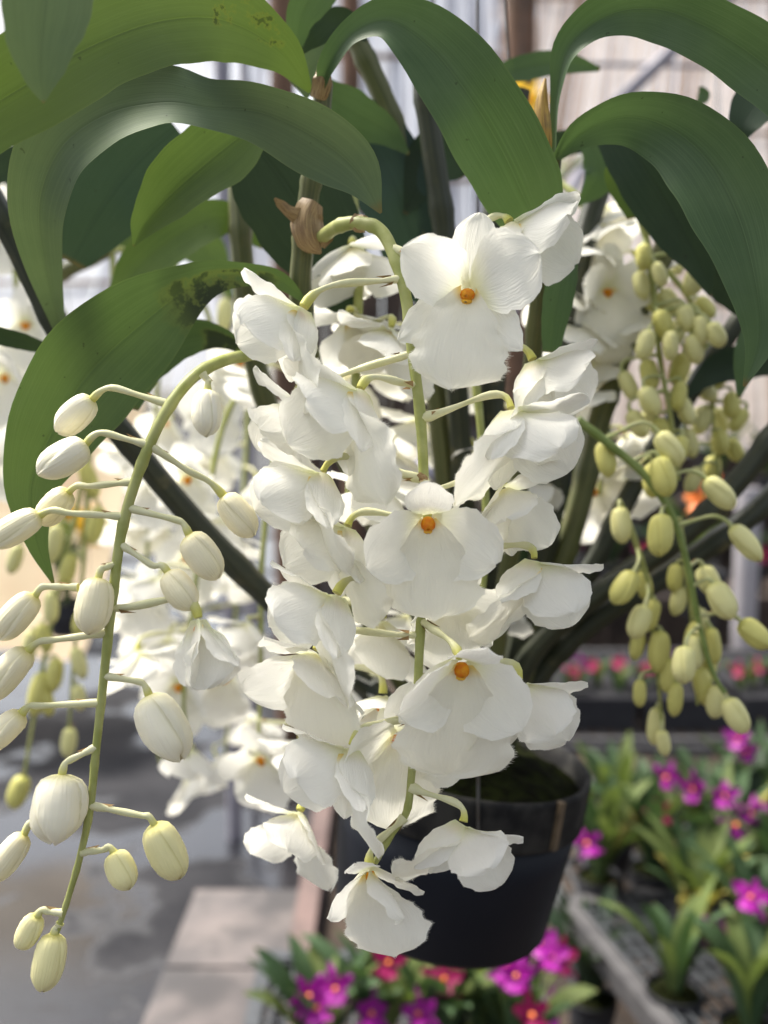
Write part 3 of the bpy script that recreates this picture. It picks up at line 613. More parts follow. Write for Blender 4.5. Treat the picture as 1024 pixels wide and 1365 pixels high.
G4 = [(878, 868, 36, 56, S10), (853, 924, 24, 36, S10), (874, 968, 30, 50, S10), (900, 932, 26, 46, S10), (868, 820, 30, 44, S10), (885, 990, 26, 34, S10), (890, 900, 28, 46, S10), (938, 915, 32, 52, S12), (955, 935, 34, 44, S12), (925, 850, 30, 44, S12), (950, 860, 32, 48, S12), (905, 800, 28, 42, S12), (945, 890, 28, 44, S12), (850, 860, 24, 40, S10), (935, 830, 28, 40, S12), (860, 780, 28, 40, S10), (900, 770, 28, 38, S12)]
for i, (x, y, wd, h, S) in enumerate(G4):
    an = R(rg.uniform(-15, 15)); D = rg.uniform(.57, .59)
    bud(orchid, x - math.sin(an) * h / 2, y - math.cos(an) * h / 2, D, x + math.sin(an) * h / 2, y + math.cos(an) * h / 2, D, wd, mat=('bud_green', 'bud_green', 'bud_pale')[i % 3], seed=280 + i, ped='pedicel_green', stems=[S], pr=.0010)

# ------------------------------------------------------------------ black pot and its hanger
def plant_pot(loc, r0, r1, h, rimh, name, label, cat='plant pot', group=None, body='pot', rim='rim', soil='moss', soilz=.012):
    t = thing(name, loc, label, cat, group); o = Vector(loc)
    b = MB(); b.lathe([(.0001, -h), (r1 * .96, -h), (r1, -h + .004), (lerp(r1, r0, .5), -h / 2), (r0 * .965, -rimh), (r0 * .95, -rimh), (r0 * .93, -rimh)], 48, 0, o); b.build('body', M[body], t)
    b = MB(); b.lathe([(r0 * .955, -rimh + .0005), (r0 * .992, -rimh), (r0 * .998, -rimh + .002), (r0, -.004), (r0 * .995, -.0008), (r0 * .975, 0), (r0 * .955, -.001), (r0 * .94, -.02), (r1 * .95, -h + .006)], 48, 0, o); b.build('rim', M[rim], t)
    b = MB(); rr = random.Random(1)
    b.lathe([(r0 * .945, -soilz - .002), (r0 * .8, -soilz + .004), (r0 * .6, -soilz + .007), (r0 * .3, -soilz + .010), (.0001, -soilz + .011)], 40, 0, o)
    b.v = [(x + noise.noise(Vector((x, y, z)) * 90) * .004, y, z + noise.noise(Vector((x, y, z)) * 70) * .006) for x, y, z in b.v]
    b.build('potting_moss', M[soil], t); return t
pr0 = 166 * .62 / FPX
pot = plant_pot(pot_c, pr0, 148 * .60 / FPX, .112, .032, 'plant_pot', 'black plastic pot with a dusty rim, hanging in the air under the white flowers')
mb = MB(); e_ = R(-52); cdir = Vector((math.cos(e_), math.sin(e_), 0)); mb.box(pot_c + cdir * (pr0 * 1.008) - Vector((0, 0, .015)), .004, .0045, .030, 0, (cdir, Vector((-cdir.y, cdir.x, 0)), Vector((0, 0, 1)))); mb.build('clip', M['clip'], pot, False)
PT = Matrix.Rotation(R(9), 3, 'Y'); pot.rotation_euler = (0, R(9), 0)
hang = thing('pot_hanger', pot_c + Vector((0, 0, .7)), 'thin dark wire hanger holding up the black pot', 'pot hanger')
apex = pot_c + Vector((0, 0, .72))
for a in (35, 150, 270):
    e = pot_c + PT @ Vector((math.cos(R(a)) * pr0 * 1.002, math.sin(R(a)) * pr0 * 1.002, -.004))
    mb = MB(); mb.tube([apex, lerp(apex, e, .5), e + Vector((0, 0, .012)), e + Vector((math.cos(R(a)) * .003, math.sin(R(a)) * .003, -.03))], .0009, 6); mb.build('wire', M['wire'], hang)
mb = MB(); mb.tube([apex + Vector((0, 0, t * .05)) + Vector((math.sin(t * 5) * .012, 0, 0)) for t in [i / 10 for i in range(11)]], .0015, 6); mb.build('hook', M['wire'], hang)

# ------------------------------------------------------------------ second white orchid, behind on the left
oc = at(-190, 1010, .95)
orchid2 = thing('orchid_plant', oc, 'white orchid farther behind on the left, with thin sprays of green buds', 'orchid')
stem(orchid2, [(-190, 1010, .95), (-150, 700, .90), (-40, 480, .85), (60, 380, .82), (150, 330, .80)], .009, .006, 'cane', 'cane', 40, .06, 7, 14, 6)
stem(orchid2, [(-190, 1010, .95), (-170, 650, .90), (-90, 350, .82), (-20, 230, .80)], .009, .006, 'cane', 'cane', 40, .06, 7, 14, 6)
_, T1 = stem(orchid2, [(150, 330, .80), (150, 420, .80), (125, 560, .80), (100, 690, .80), (70, 820, .80), (48, 940, .80), (32, 1035, .80)], .003, .0014, seed=21)
_, T2 = stem(orchid2, [(60, 380, .82), (110, 470, .80), (118, 600, .80), (112, 740, .80), (100, 860, .80), (92, 970, .80)], .003, .0014, seed=22)
_, T3 = stem(orchid2, [(-20, 230, .80), (15, 330, .78), (25, 450, .78), (20, 560, .78), (10, 660, .78)], .003, .0016, seed=23)
_, T4 = stem(orchid2, [(150, 330, .80), (240, 360, .80), (285, 450, .80), (285, 600, .80), (270, 760, .80), (260, 960, .80)], .003, .0014, seed=24)
for i, (x, y, wd, h, S) in enumerate([(24, 1056, 36, 46, T1), (92, 990, 28, 40, T2), (72, 900, 28, 46, T1), (105, 884, 26, 44, T2), (62, 935, 26, 40, T1), (68, 810, 28, 44, T1), (110, 825, 26, 44, T2), (40, 860, 26, 40, T1), (52, 925, 34, 60, T1), (72, 725, 34, 54, T1), (128, 700, 30, 52, T2), (148, 560, 28, 40, T2), (90, 760, 28, 46, T2), (20, 745, 26, 40, T1), (118, 640, 30, 50, T2), (260, 390, 34, 50, T4), (232, 410, 30, 50, T4), (300, 420, 28, 46, T4), (60, 850, 26, 40, T1), (105, 930, 24, 34, T2)]):
    an = R(rg.uniform(-20, 20))
    bud(orchid2, x - math.sin(an) * h / 2, y - math.cos(an) * h / 2, .80, x + math.sin(an) * h / 2, y + math.cos(an) * h / 2, .80, wd, mat=('bud_green', 'bud_pale')[i % 2], seed=300 + i, ped='pedicel_green', stems=[S], pr=.0012)
for i, (x, y, D, f, d, s) in enumerate([(36, 432, .76, (.1, -.3, .94), (0, 1, 0), 1.15), (10, 500, .76, (-.2, -.5, .8), (-.3, .9, 0), 1.2), (45, 580, .76, (.3, -.5, .8), (.2, .9, 0), 1.15), (5, 600, .78, (-.2, -.5, .8), (0, 1, 0), 1.1), (8, 300, .78, (0, -.4, .9), (.1, 1, 0), 1.1), (320, 480, .78, (.2, -.4, .9), (.1, 1, 0), 1.1), (290, 540, .78, (-.2, -.4, .9), (.1, 1, 0), 1.1), (215, 640, .80, (-.2, -.4, .9), (.1, 1, 0), 1.1), (250, 740, .8, (.2, -.4, .9), (0, 1, 0), 1.15), (200, 790, .82, (-.2, -.4, .9), (.1, 1, 0), 1.15), (300, 900, .8, (.1, -.4, .9), (.1, 1, 0), 1.1)]):
    flower(orchid2, x, y, D, f, d, s, 34, None, 330 + i, (1, 32), 10, stems=[T3] if x < 60 else [T4], detail=False)
_, T5 = stem(orchid2, [(240, 360, .92), (215, 460, .92), (205, 600, .93), (195, 760, .94), (190, 900, .95), (215, 1020, .95)], .003, .0014, seed=25)
_, T6 = stem(orchid2, [(330, 420, .95), (330, 560, .95), (320, 720, .95), (310, 880, .95), (300, 1010, .95)], .003, .0014, seed=26)
rq = random.Random(77)
for i, (x, y) in enumerate([(170, 600), (225, 560), (165, 690), (215, 700), (150, 790), (200, 850), (255, 830), (170, 880), (225, 960), (290, 600), (345, 640), (285, 760), (340, 770), (270, 880), (330, 860), (290, 1010), (250, 1035), (340, 960)]):
    flower(orchid2, x, y, rq.uniform(.9, .97), (rq.uniform(-.5, .5), -.6, .6 if i % 4 == 1 else .2), (rq.uniform(-.5, .5), .9, .1), 1.1, 38, None, 350 + i, (1, 34), 10, stems=[T5, T6], detail=False)
for k, (p, wd, m) in enumerate([([(-60, 300, .80), (-10, 240, .80), (60, 230, .81), (130, 290, .82)], [10, 60, 70, 5], 'leaf_dark'), ([(150, 330, .80), (210, 300, .80), (270, 330, .80), (310, 400, .80)], [8, 60, 60, 5], 'leaf_moss'), ([(60, 380, .82), (90, 300, .82), (150, 250, .82), (230, 260, .83)], [8, 50, 60, 6], 'leaf_dark'), ([(-20, 230, .8), (-40, 180, .8), (-90, 150, .8)], [10, 50, 6], 'leaf')]):
    leaf(orchid2, p, wd, m, 10, .1, .02, seed=60 + k)

exec_bg = True
# ------------------------------------------------------------------ ground, path
def ground_mat():
    m = NM('wet_concrete'); o = m.obj()
    big = m.noise(1.3, 4); mid = m.noise(5, 5); fine = m.noise(80, 3)
    c = m.mix(m.ramp(mid, .3, .7), (.013, .0135, .017), (.030, .030, .034))
    c = m.mix(m.math('MULTIPLY', m.ramp(fine, .4, .7), .35), c, (.05, .049, .049))
    wet = m.ramp(big, .47, .54); c = m.mix(m.math('MULTIPLY', wet, .55), c, (.018, .019, .023))
    rr = m.math('SUBTRACT', .70, m.math('MULTIPLY', wet, .66))
    m.p(Base_Color=c, Roughness=rr, Normal=m.bump(fine, .12, .004), Specular_IOR_Level=m.math('ADD', .08, m.math('MULTIPLY', wet, .9))); return m.mat
M['ground'] = ground_mat()
def sheet(name, x0, x1, y0, y1, z, mat, nx=1, ny=1):
    b = MB(); b.grid([[(lerp(x0, x1, i / nx), lerp(y0, y1, j / ny), z) for i in range(nx + 1)] for j in range(ny + 1)]); return b.build(name, mat, smooth=False)
tag(sheet('ground', -150, 150, -60, 400, 0, M['ground']), kind='structure', label='dark wet concrete ground with puddles')
def gpt(x, y, z=0):                 # where the sight line through a pixel meets height z
    d = RIGHT * ((x - 512) / FPX) + UP * ((682.5 - y) / FPX) + FWD; t = (z - CAM.z) / d.z; return CAM + d * t
def slab_mat():
    m = NM('pale_concrete_slab'); n1 = m.noise(6, 5); n2 = m.noise(60, 3); s = m.noise(2.6, 3)
    c = m.mix(m.ramp(n1, .3, .7), (.15, .128, .122), (.085, .077, .078)); c = m.mix(m.math('MULTIPLY', m.ramp(s, .46, .60), .85), c, (.04, .038, .04)); c = m.mix(m.math('MULTIPLY', m.ramp(m.noise(14, 5, None, .75), .52, .66), .6), c, (.05, .046, .046))
    m.p(Base_Color=c, Roughness=.75, Normal=m.bump(n2, .3, .003)); return m.mat
M['slab'] = slab_mat()
pA = [gpt(262, 1192), gpt(402, 1188)]; xl, xr = pA[0].x, pA[1].x; ys = pA[0].y
b = MB(); y = ys; k = 0
while y > -.5:
    n_ = .40; b.box(((xl + xr) / 2, y - n_ / 2, .006), xr - xl, n_ - .012, .024); y -= n_
tag(b.build('path', M['slab'], smooth=False), kind='structure', label='strip of pale concrete slabs along the wet ground')
b = MB(); b.box((xr + .035, 2.4, .03), .06, 6.5, .09); M['kerb'] = plain('pinkish_kerb', (.16, .11, .10), (.11, .08, .075), .8, 12)
tag(b.build('kerb', M['kerb'], smooth=False), kind='structure', label='low pinkish kerb beside the slab path')
b = MB(); b.box((xr + 2.08, 3.0, .004), 4.0, 8.0, .02); M['soil'] = plain('brown_soil', (.055, .038, .027), (.028, .02, .015), .9, 8, bump=.8, bd=.01)
tag(b.build('soil_bed', M['soil'], smooth=False), kind='structure', label='brown soil under the benches')

# ------------------------------------------------------------------ background: benches, magenta orchids, screens
M['galv'] = plain('galvanised_metal', (.16, .165, .175), (.10, .105, .115), .5, 20, metal=.5, bump=.1)
M['galv_light'] = plain('worn_bench_rail', (.10, .097, .10), (.06, .058, .062), .7, 18, metal=.2, bump=.1)
M['mesh'] = plain('grey_bench_mesh', (.07, .076, .085), (.045, .05, .056), .6, 40, metal=.2)
M['terra'] = plain('terracotta', (.26, .10, .055), (.18, .07, .04), .85, 25, bump=.2)
M['black'] = plain('black_tray', (.014, .014, .018), (.022, .022, .026), .5, 20)
M['mag'] = petal_mat('magenta_petal', (.29, .005, .25), (.36, .015, .29), .2, .5, 60)
M['mag_red'] = petal_mat('crimson_petal', (.27, .006, .08), (.34, .02, .12), .3, .5, 60)
M['pink'] = petal_mat('pink_petal', (.50, .05, .17), (.55, .10, .2), .2, .5, 60)
M['mag_dark'] = petal_mat('purple_petal', (.26, .01, .24), (.30, .02, .24), .3, .5, 60)
M['throat'] = plain('orange_throat', (.85, .28, .04), (.8, .18, .05), .5, 100)
M['bgl1'] = leaf_mat('broad_green_leaf', (.036, .072, .032), (.060, .102, .046), tr=.2, rough=.45)
M['bgl2'] = leaf_mat('light_green_leaf', (.085, .125, .038), (.13, .165, .055), tr=.25, rough=.5)
M['bgl3'] = leaf_mat('yellowed_leaf', (.30, .26, .06), (.38, .32, .10), tr=.25, rough=.55)

def bg_plant(loc, label, seed, nleaf, hl, fl, mats=('bgl1', 'bgl1', 'bgl2'), fm='mag', name='potted_orchid', cat='orchid', group='magenta orchids on and around the wire benches', yel=0, fs=.88, wl=.030, pm=None):
    """a clump of strap leaves with flowers at given local points (relative x, y, z)"""
    rng = random.Random(seed); loc = Vector(loc); t = thing(name, loc, label, cat, group)
    if name == 'potted_orchid': nleaf = int(nleaf * 1.5); hl *= 1.18
    for i in range(nleaf):
        a = i * 2.4 + rng.uniform(-.4, .4); l = hl * rng.uniform(.75, 1.2); lean = rng.uniform(.25, 1.0)
        r = Vector((math.cos(a), math.sin(a), 0)); p = loc + r * .01; th = math.pi / 2 - rng.uniform(.05, .35); n = 11; rows = []
        side = Vector((-r.y, r.x, 0)); W = wl * rng.uniform(.8, 1.25); tw = rng.uniform(-.5, .5)
        for k in range(n):
            u = k / (n - 1); d = r * math.cos(th) + Vector((0, 0, math.sin(th))); nm = Vector((0, 0, math.cos(th))) - r * math.sin(th)
            w_ = W / 2 * tab([(0, .35), (.2, .7), (.5, 1), (.75, .9), (.92, .5), (1, .06)], u)
            s2 = side * math.cos(tw * u) + nm * math.sin(tw * u)
            rows.append([p + s2 * (v * w_) + nm * (abs(v) * w_ * .3) for v in (-1, -.5, 0, .5, 1)])
            p = p + d * (l / (n - 1)); th -= lean * 1.5 / (n - 1) * (.4 + 1.2 * u)
        q = MB(); q.grid(rows); q.build('leaf', M['bgl3'] if i < yel else M[rng.choice(mats)], t)
    for i, (fx, fy, fz, kind) in enumerate(fl):
        c = loc + Vector((fx, fy, fz)); base = loc + Vector((fx * .2, fy * .2, hl * .15))
        q = MB(); q.tube(bez(base, base + Vector((0, 0, fz * .5)), c - Vector((0, 0, fz * .3)) + Vector((0, .02, 0)), c + Vector((0, .004, 0)), 9), .0022, 6); q.build('flower_stalk', M['stalk_dark'], t)
        Z = (CAM - c).normalized() + Vector((rng.uniform(-.5, .5), rng.uniform(-.3, .1), rng.uniform(-.35, .2))); Z.normalize()
        Y = Vector((rng.uniform(-.35, .35), 0, 1)); Y = (Y - Z * Y.dot(Z)).normalized(); X = Y.cross(Z); q = MB()
        for a, L_, W_, pf, tl in ((0, .040, .015, P_SEPAL, 4), (132, .038, .014, P_SEPAL, 4), (-132, .038, .014, P_SEPAL, 4), (66, .039, .023, P_SEPAL, 10), (-66, .039, .023, P_SEPAL, 10)):
            rows, us = blade(L_ * rng.uniform(.8, 1.15), W_, pf, rng, R(rng.uniform(-45, 30)), .3, .09, 8, 7, tw=rng.uniform(-.5, .5))
            q.grid(placed(rows, c, X, Y, Z, R(a + rng.uniform(-8, 8)), R(tl + rng.uniform(-14, 24)), .001, fs), us)
        rows, us = blade(.036, .032, P_LIP, rng, R(-20), -.2, .07, 9, 9, cupbase=2.0); q.grid(placed(rows, c + Z * .002, X, Y, Z, R(180), R(58), 0, fs), us)
        fo = q.build('flower', M[kind or fm], t)
        q = MB(); q.grid([[c + Z * (.006 + z) * fs + (X * math.cos(k * .785) + Y * math.sin(k * .785)) * r_ * fs * .62 for k in range(8)] for z, r_ in ((0, .006), (.004, .0075), (.009, .006), (.012, .001))], None, 0, True)
        o = q.build('throat', M['throat'], t); o.parent = fo
    return t
def small_pot(loc, r, h, label, body='terra', group='small plant pots among the magenta orchids'):
    return plant_pot(loc, r, r * .72, h, h * .22, 'plant_pot', label, 'plant pot', group, body, body)

# wire-topped bench, lower right: its left edge runs away from the camera
BZ = .50
bA = gpt(757, 1203, BZ); bB = gpt(905, 1385, BZ); ed = (bA - bB); ed.z = 0; el = ed.length; ed.normalize(); ri = Vector((ed.y, -ed.x, 0)); up = Vector((0, 0, 1))
def bench(o, ed, ri, el, wd, label, cell=.022, name='wire_bench', rm='galv_light'):
    t = thing(name, o, label, 'bench', 'wire benches in the nursery')
    for nm, c, ln, ax in (('rail', o + ed * el / 2, el, 0), ('rail', o + ed * el / 2 + ri * wd, el, 0), ('rail', o, wd, 1), ('rail', o + ed * el, wd, 1)):
        q = MB()
        if ax == 0: q.box(c - up * .016, .028, el - .03, .040, 0, (ri, ed, up))
        else: q.box(c + ri * wd / 2 - up * .016, wd + .028, .028, .040, 0, (ri, ed, up))
        q.build(nm, M[rm], t, False)
    q = MB(); k = cell
    while k < wd: q.box(o + ri * k + ed * el / 2 + up * .002, .006, el - .03, .005, 0, (ri, ed, up)); k += cell
    k = cell * 2
    while k < el: q.box(o + ri * wd / 2 + ed * k - up * .004, wd - .03, .005, .005, 0, (ri, ed, up)); k += cell * 2
    k = .25
    q.build('wire_top', M['mesh'], t, False)
    for a in (0, 1):
        for c in (0, 1):
            q = MB(); q.box(o + ed * (el * a + (.02 if not a else -.02)) + ri * (wd * c + (.02 if not c else -.02)) - up * (o.z / 2 + .018), .03, .03, o.z - .04, 0, (ri, ed, up)); q.build('leg', M['galv'], t, False)
    return t
bench(bB - ed * .35, ed, ri, el + .35, 1.1, 'wire topped metal bench whose worn corner shows beside the hanging black pot')
fz = .52; fA = gpt(735, 985, fz); bw = 2.6
bench(Vector((fA.x, fA.y, fz)), Vector((0, 1, 0)), Vector((1, 0, 0)), 1.0, bw, 'long grey bench of dark trays with small pink flowers, behind the wire fence', .05)
# low wire fence in front of the tray bench
fen = thing('wire_fence', (fA.x, fA.y - .12, 0), 'low grey wire fence standing behind the magenta orchids', 'fence')
y0 = fA.y - .12
for zz in (.53, .40, .22):
    q = MB(); q.box((fA.x + bw / 2, y0, zz), bw, .012, .014 if zz < .5 else .024); q.build('rail', M['galv_light'], fen, False)
k = 0
while k <= bw: q = MB(); q.box((fA.x + k, y0 + .012, .265), .012, .01, .53); q.build('upright', M['galv'], fen, False); k += .13

# magenta orchids; px, py of the clump's foot, height there, flowers as pixel targets
def clump(px, py, z, label, seed, nleaf, hl, fpx, **kw):
    loc = gpt(px, py, z); D0 = (loc - CAM).dot(FWD)
    fl = [tuple(at(x, y, D0 + dd - .05) - loc) + (k,) for x, y, dd, k in fpx]
    return bg_plant(loc, label, seed, nleaf, hl, fl, **kw), loc
PL = [
 (425, 1420, .42, 'magenta orchid at the end of the slab path, left of the pot', 401, 12, .15, [(424, 1342, -.02, None), (410, 1326, .0, None), (446, 1318, .02, None)], {}),
 (505, 1400, .42, 'orchid below the black pot with one crimson flower and thin purple buds', 402, 14, .16, [(517, 1282, 0, 'mag_red'), (494, 1350, -.03, None)], {}),
 (585, 1405, .42, 'leafy orchid under the black pot with a single dark red bloom', 403, 16, .16, [(594, 1306, 0, 'mag_red'), (560, 1352, -.03, 'mag')], {}),
 (690, 1420, .42, 'orchid with the tallest magenta cluster, beside the bench corner', 404, 14, .15, [(716, 1255, .0, None), (735, 1275, .03, None), (690, 1300, -.02, None), (706, 1352, -.05, 'mag_red'), (676, 1288, .02, None), (748, 1278, .04, 'mag_red')], {}),
 (640, 1380, .40, 'dark leafy orchid without open flowers between the magenta clumps', 405, 16, .17, [(730, 1345, .05, 'mag_dark')], {}),
 (790, 1330, .36, 'dark green leafy clump beside the left rail of the wire bench', 406, 16, .15, [], dict(mats=('bgl1', 'leaf_dark'))),
 (800, 1170, .52, 'orchid with a lone tilted pink flower, right behind the black pot', 407, 16, .17, [(780, 1125, -.05, None)], dict(mats=('bgl1', 'bgl2', 'bgl2'), yel=1)),
 (870, 1160, .52, 'light green orchid with two small magenta flowers and a yellow leaf', 408, 18, .18, [(888, 1036, .05, None), (880, 1084, 0, 'mag_red')], dict(yel=2)),
 (960, 1180, .52, 'orchid with the broad cluster of magenta flowers by the wire fence', 409, 18, .19, [(966, 1062, 0, None), (1004, 1085, .0, None), (978, 1098, -.03, 'mag_dark'), (1015, 1092, .02, None), (925, 1050, .05, None)], dict(yel=1)),
 (1010, 1100, .52, 'orchid with a tall pink spike reaching up to the green buds', 410, 14, .17, [(985, 985, .05, None), (992, 1000, .05, None)], {}),
 (930, 1240, .51, 'orchid with yellow bloom and yellowing leaves on the wire bench', 411, 18, .16, [(918, 1204, -.05, 'bgl3')], dict(yel=3, mats=('bgl1', 'bgl2', 'bgl2'))),
 (1010, 1290, .51, 'orchid with an orange centred magenta flower at the right end of the bench', 412, 18, .17, [(1003, 1196, -.05, None), (965, 1245, -.03, 'mag_dark')], {}),
 (1000, 1370, .51, 'leafy orchid without flowers nearest the viewer on the wire bench', 413, 14, .15, [], {}),
 (900, 1320, .51, 'small arching clump of green straps lying over the bench mesh', 414, 7, .14, [], dict(mats=('bgl1', 'bgl2'))),
 (1040, 1230, .51, 'large leafed orchid behind the orange centred flower', 415, 16, .2, [], {}),
 (820, 1110, .52, 'broad green orchid clump at the left end of the wire fence', 416, 16, .16, [], dict(mats=('bgl1', 'bgl2'), yel=1)),
 (930, 1120, .52, 'dense green orchid clump in the middle of the wire fence', 417, 16, .16, [], dict(mats=('bgl1', 'leaf_dark'))),
 (1000, 1140, .52, 'dark green orchid clump under the magenta cluster at the fence', 418, 16, .16, [], dict(mats=('bgl1', 'leaf_dark'))),
]
for i, (px, py, z, lab, sd_, nl, hl, fp, kw) in enumerate(PL):
    t, loc = clump(px, py, z, lab, sd_, nl, hl, fp, **kw)
    body = 'terra' if i == 16 else 'black'
    small_pot(loc + Vector((0, 0, .004)), .045, .085, ('terracotta' if i == 16 else 'black') + ' pot of the ' + ' '.join(lab.split(',')[0].split()[:12]), body)
# low bench under the near-left clumps
lb = gpt(420, 1420, .335); o = Vector((lb.x - .12, lb.y - .30, .333))
bench(o, Vector((0, 1, 0)), Vector((1, 0, 0)), .62, .52, 'low wire bench under the magenta orchids below the black pot', .03, rm='mesh')
o = gpt(800, 1170, .435); bench(Vector((o.x - .10, o.y - .22, .433)), Vector((0, 1, 0)), Vector((1, 0, 0)), .75, 1.0, 'wire bench carrying the orchids in front of the wire fence', .04, rm='galv')

# trays with a row of small pink flowers
for i in range(9):
    x = fA.x + .12 + i * .28; c = Vector((x, fA.y + .3, fz + .01))
    t = thing('seedling_tray', c, f'black tray of pink seedlings, {("leftmost", "second", "third", "fourth", "fifth", "sixth", "seventh", "eighth", "ninth")[i]} from the left on the long bench', 'tray', 'black seedling trays')
    q = MB(); q.box(c + Vector((0, 0, .045)), .25, .5, .09); q.build('tray', M['black'], t, False)
    rng = random.Random(500 + i)
    for k in range(5):
        pl = c + Vector((-.10 + .05 * k, rng.uniform(-.22, -.08), .09))
        bg_plant(pl, 'small pink flowering seedling standing in a black tray', 540 + i * 5 + k, 7, .08, [(rng.uniform(-.02, .02), -.02, rng.uniform(.05, .09), ('pink', 'mag')[k % 3 == 2])], name='pink_seedling', cat='seedling', group='pink seedlings in the trays', fs=.75, wl=.022)
# things beyond: pale shelf posts, shelves, back screens
def slat_screen(name, x0, x1, yy, z0, z1, n, mats, label, cat, lean=0, seed=0, back=0):
    rng = random.Random(seed); t = thing(name, ((x0 + x1) / 2, yy, z0), label, cat)
    bs = MB(); sh = math.tan(R(lean)) * (z1 - z0); wv = (x1 - x0) / n; k0 = int(abs(sh) / wv) + 1 if lean else 0
    for i in range(-k0 if lean > 0 else 0, n + (k0 if lean < 0 else 0)):
        k = rng.choices(range(len(mats)), weights=[6, 3, 1][:len(mats)])[0]; g = rng.uniform(.80, .97); yo = yy + rng.uniform(-.012, .012)
        ca = x0 + i * wv; m_ = 12; pts = []
        for j in range(m_ + 1):                     # a slat leans; it is cut off at the sides of the screen
            f = j / m_; xa = ca + sh * f + rng.uniform(-.004, .004); xb = xa + wv * g
            if xb < x0 or xa > x1: continue
            pts.append((max(xa, x0), min(xb, x1), lerp(z0, z1, f)))
        for (a0, b0, za), (a1, b1, zb) in zip(pts, pts[1:]):
            bs.face([(a0, yo + back * (za - z0), za), (b0, yo + back * (za - z0), za), (b1, yo + back * (zb - z0), zb), (a1, yo + back * (zb - z0), zb)], k)
    bs.build('slat_panel', [M[m] for m in mats], t, False)
    for z in (lerp(z0, z1, .2), lerp(z0, z1, .5), lerp(z0, z1, .8)):
        q = MB(); q.box(((x0 + x1) / 2, yy - .04 + back * (z - z0), z), x1 - x0, .02, .025); q.build('batten', M['scr_brown'], t, False)
    return t
M['scr_blue'] = plain('white_plastic_strip', (.86, .88, .93), (.78, .80, .86), .5, 6, tr=.55)
M['scr_blue2'] = plain('grey_plastic_strip', (.44, .46, .53), (.38, .40, .47), .5, 6, tr=.5)
M['scr_pink'] = plain('pale_bamboo', (.84, .73, .66), (.76, .65, .57), .7, 7, tr=.5)
M['scr_pink2'] = plain('worn_bamboo', (.66, .54, .47), (.57, .45, .39), .7, 7, tr=.5)
M['scr_brown'] = plain('brown_bamboo', (.32, .22, .16), (.25, .17, .12), .7, 7, tr=.4)
M['peach'] = plain('peach_sheet', (.86, .70, .46), (.82, .60, .38), .6, 3, tr=.6)
M['yellow'] = petal_mat('yellow_petal', (.85, .55, .05), (.8, .5, .05), .35)
Y1 = 5.2
px2x = lambda px, Y: (px - 512) / FPX * Y
slat_screen('plastic_curtain', px2x(428, Y1), px2x(668, Y1), Y1, 2.25, 4.6, 26, ('scr_blue', 'scr_blue2'), 'white plastic strip curtain behind the central leaf', 'curtain', 0, 1, .2)
slat_screen('bamboo_screen', px2x(705, Y1), 5.6, Y1 + .1, 1.25, 5.6, 90, ('scr_pink', 'scr_pink2', 'scr_brown'), 'pale pinkish bamboo screen at the upper right', 'screen', 14, 2, .7)
slat_screen('bright_gap_sheet', -6.0, px2x(330, Y1), Y1 + .6, 1.6, 5.2, 36, ('scr_blue', 'scr_blue2'), 'white sheet added for bright gaps between the left leaves, leaned to catch the sun', 'screen', 0, 3, .75)  # added to fill the bright gaps; its backward lean catches the sun
def bright_patch_sheet(x0, x1, ya, yb, za, zb, label):  # sheet added for a bright patch, sloped so the sun lights it
    q = MB(); n, m_ = 24, 20; rows = []
    for i in range(n + 1):
        r = []
        for j in range(m_ + 1):
            p = Vector((lerp(x0, x1, j / m_), lerp(ya, yb, i / n), lerp(za, zb, i / n) - .12 * math.sin(math.pi * i / n)))
            p.z += .06 * noise.noise(p * 3) + .02 * noise.noise(p * 9); r.append(p)
        rows.append(r)
    q.grid(rows); o = q.build('bright_patch_sheet', M['peach'], None, True, ((x0 + x1) / 2, ya, za)); tag(o, label, 'bright_patch_sheet')
bright_patch_sheet(px2x(-420, 4.2), px2x(150, 4.2), 3.7, 4.9, .45, 1.62, 'peach sheet added for a bright patch behind the cream buds, sloped to the sun')
def post(px, Y, r, z1, mat, label, z0=.0, name='post', cat='post'):
    q = MB(); x = px2x(px, Y); q.tube([(x, Y, lerp(z0, z1, t)) for t in (0, .34, .67, 1)], r, 12); o = q.build(name, M[mat], None, True, (x, Y, z0)); tag(o, label, cat); return o
M['wall_brown'] = plain('dark_timber', (.085, .060, .046), (.040, .030, .026), .8, 6, bump=.3)
M['wall_grey'] = plain('grey_timber', (.11, .10, .098), (.06, .055, .055), .8, 6, bump=.3)
def timber_wall(x0, x1, yy, z1, label, seed):
    rng = random.Random(seed); q = MB(); n = int((x1 - x0) / .16)
    for i in range(n): q.box((lerp(x0, x1, (i + .5) / n), yy + rng.uniform(-.008, .008), z1 / 2 + rng.uniform(-.03, .03)), (x1 - x0) / n * .95, .03, z1, rng.choice((0, 0, 1)))
    t = thing('timber_wall', ((x0 + x1) / 2, yy, 0), label, 'wall'); q.build('planks', [M['wall_brown'], M['wall_grey']], t, False)
    q = MB(); q.box(((x0 + x1) / 2, yy - .05, z1 * .6), x1 - x0, .05, .08); q.build('rail', M['wall_grey'], t, False)
timber_wall(px2x(395, 5.3), px2x(738, 5.3), 5.36, 2.2, 'dark timber wall under the white plastic curtain', 1)
timber_wall(px2x(742, 5.3), px2x(1350, 5.3), 5.4, 1.22, 'low dark timber wall under the pale bamboo screen', 2)
M['post_brown'] = plain('brown_timber', (.17, .095, .06), (.10, .06, .038), .8, 10)
M['post_grey'] = plain('grey_pipe', (.30, .29, .33), (.20, .19, .23), .5, 8, metal=.2)
M['post_pale'] = plain('pale_pipe', (.42, .40, .42), (.34, .32, .34), .5, 8)
post(686, Y1 - .1, .085, 4.3, 'post_brown', 'brown timber post between the white curtain and the bamboo screen')
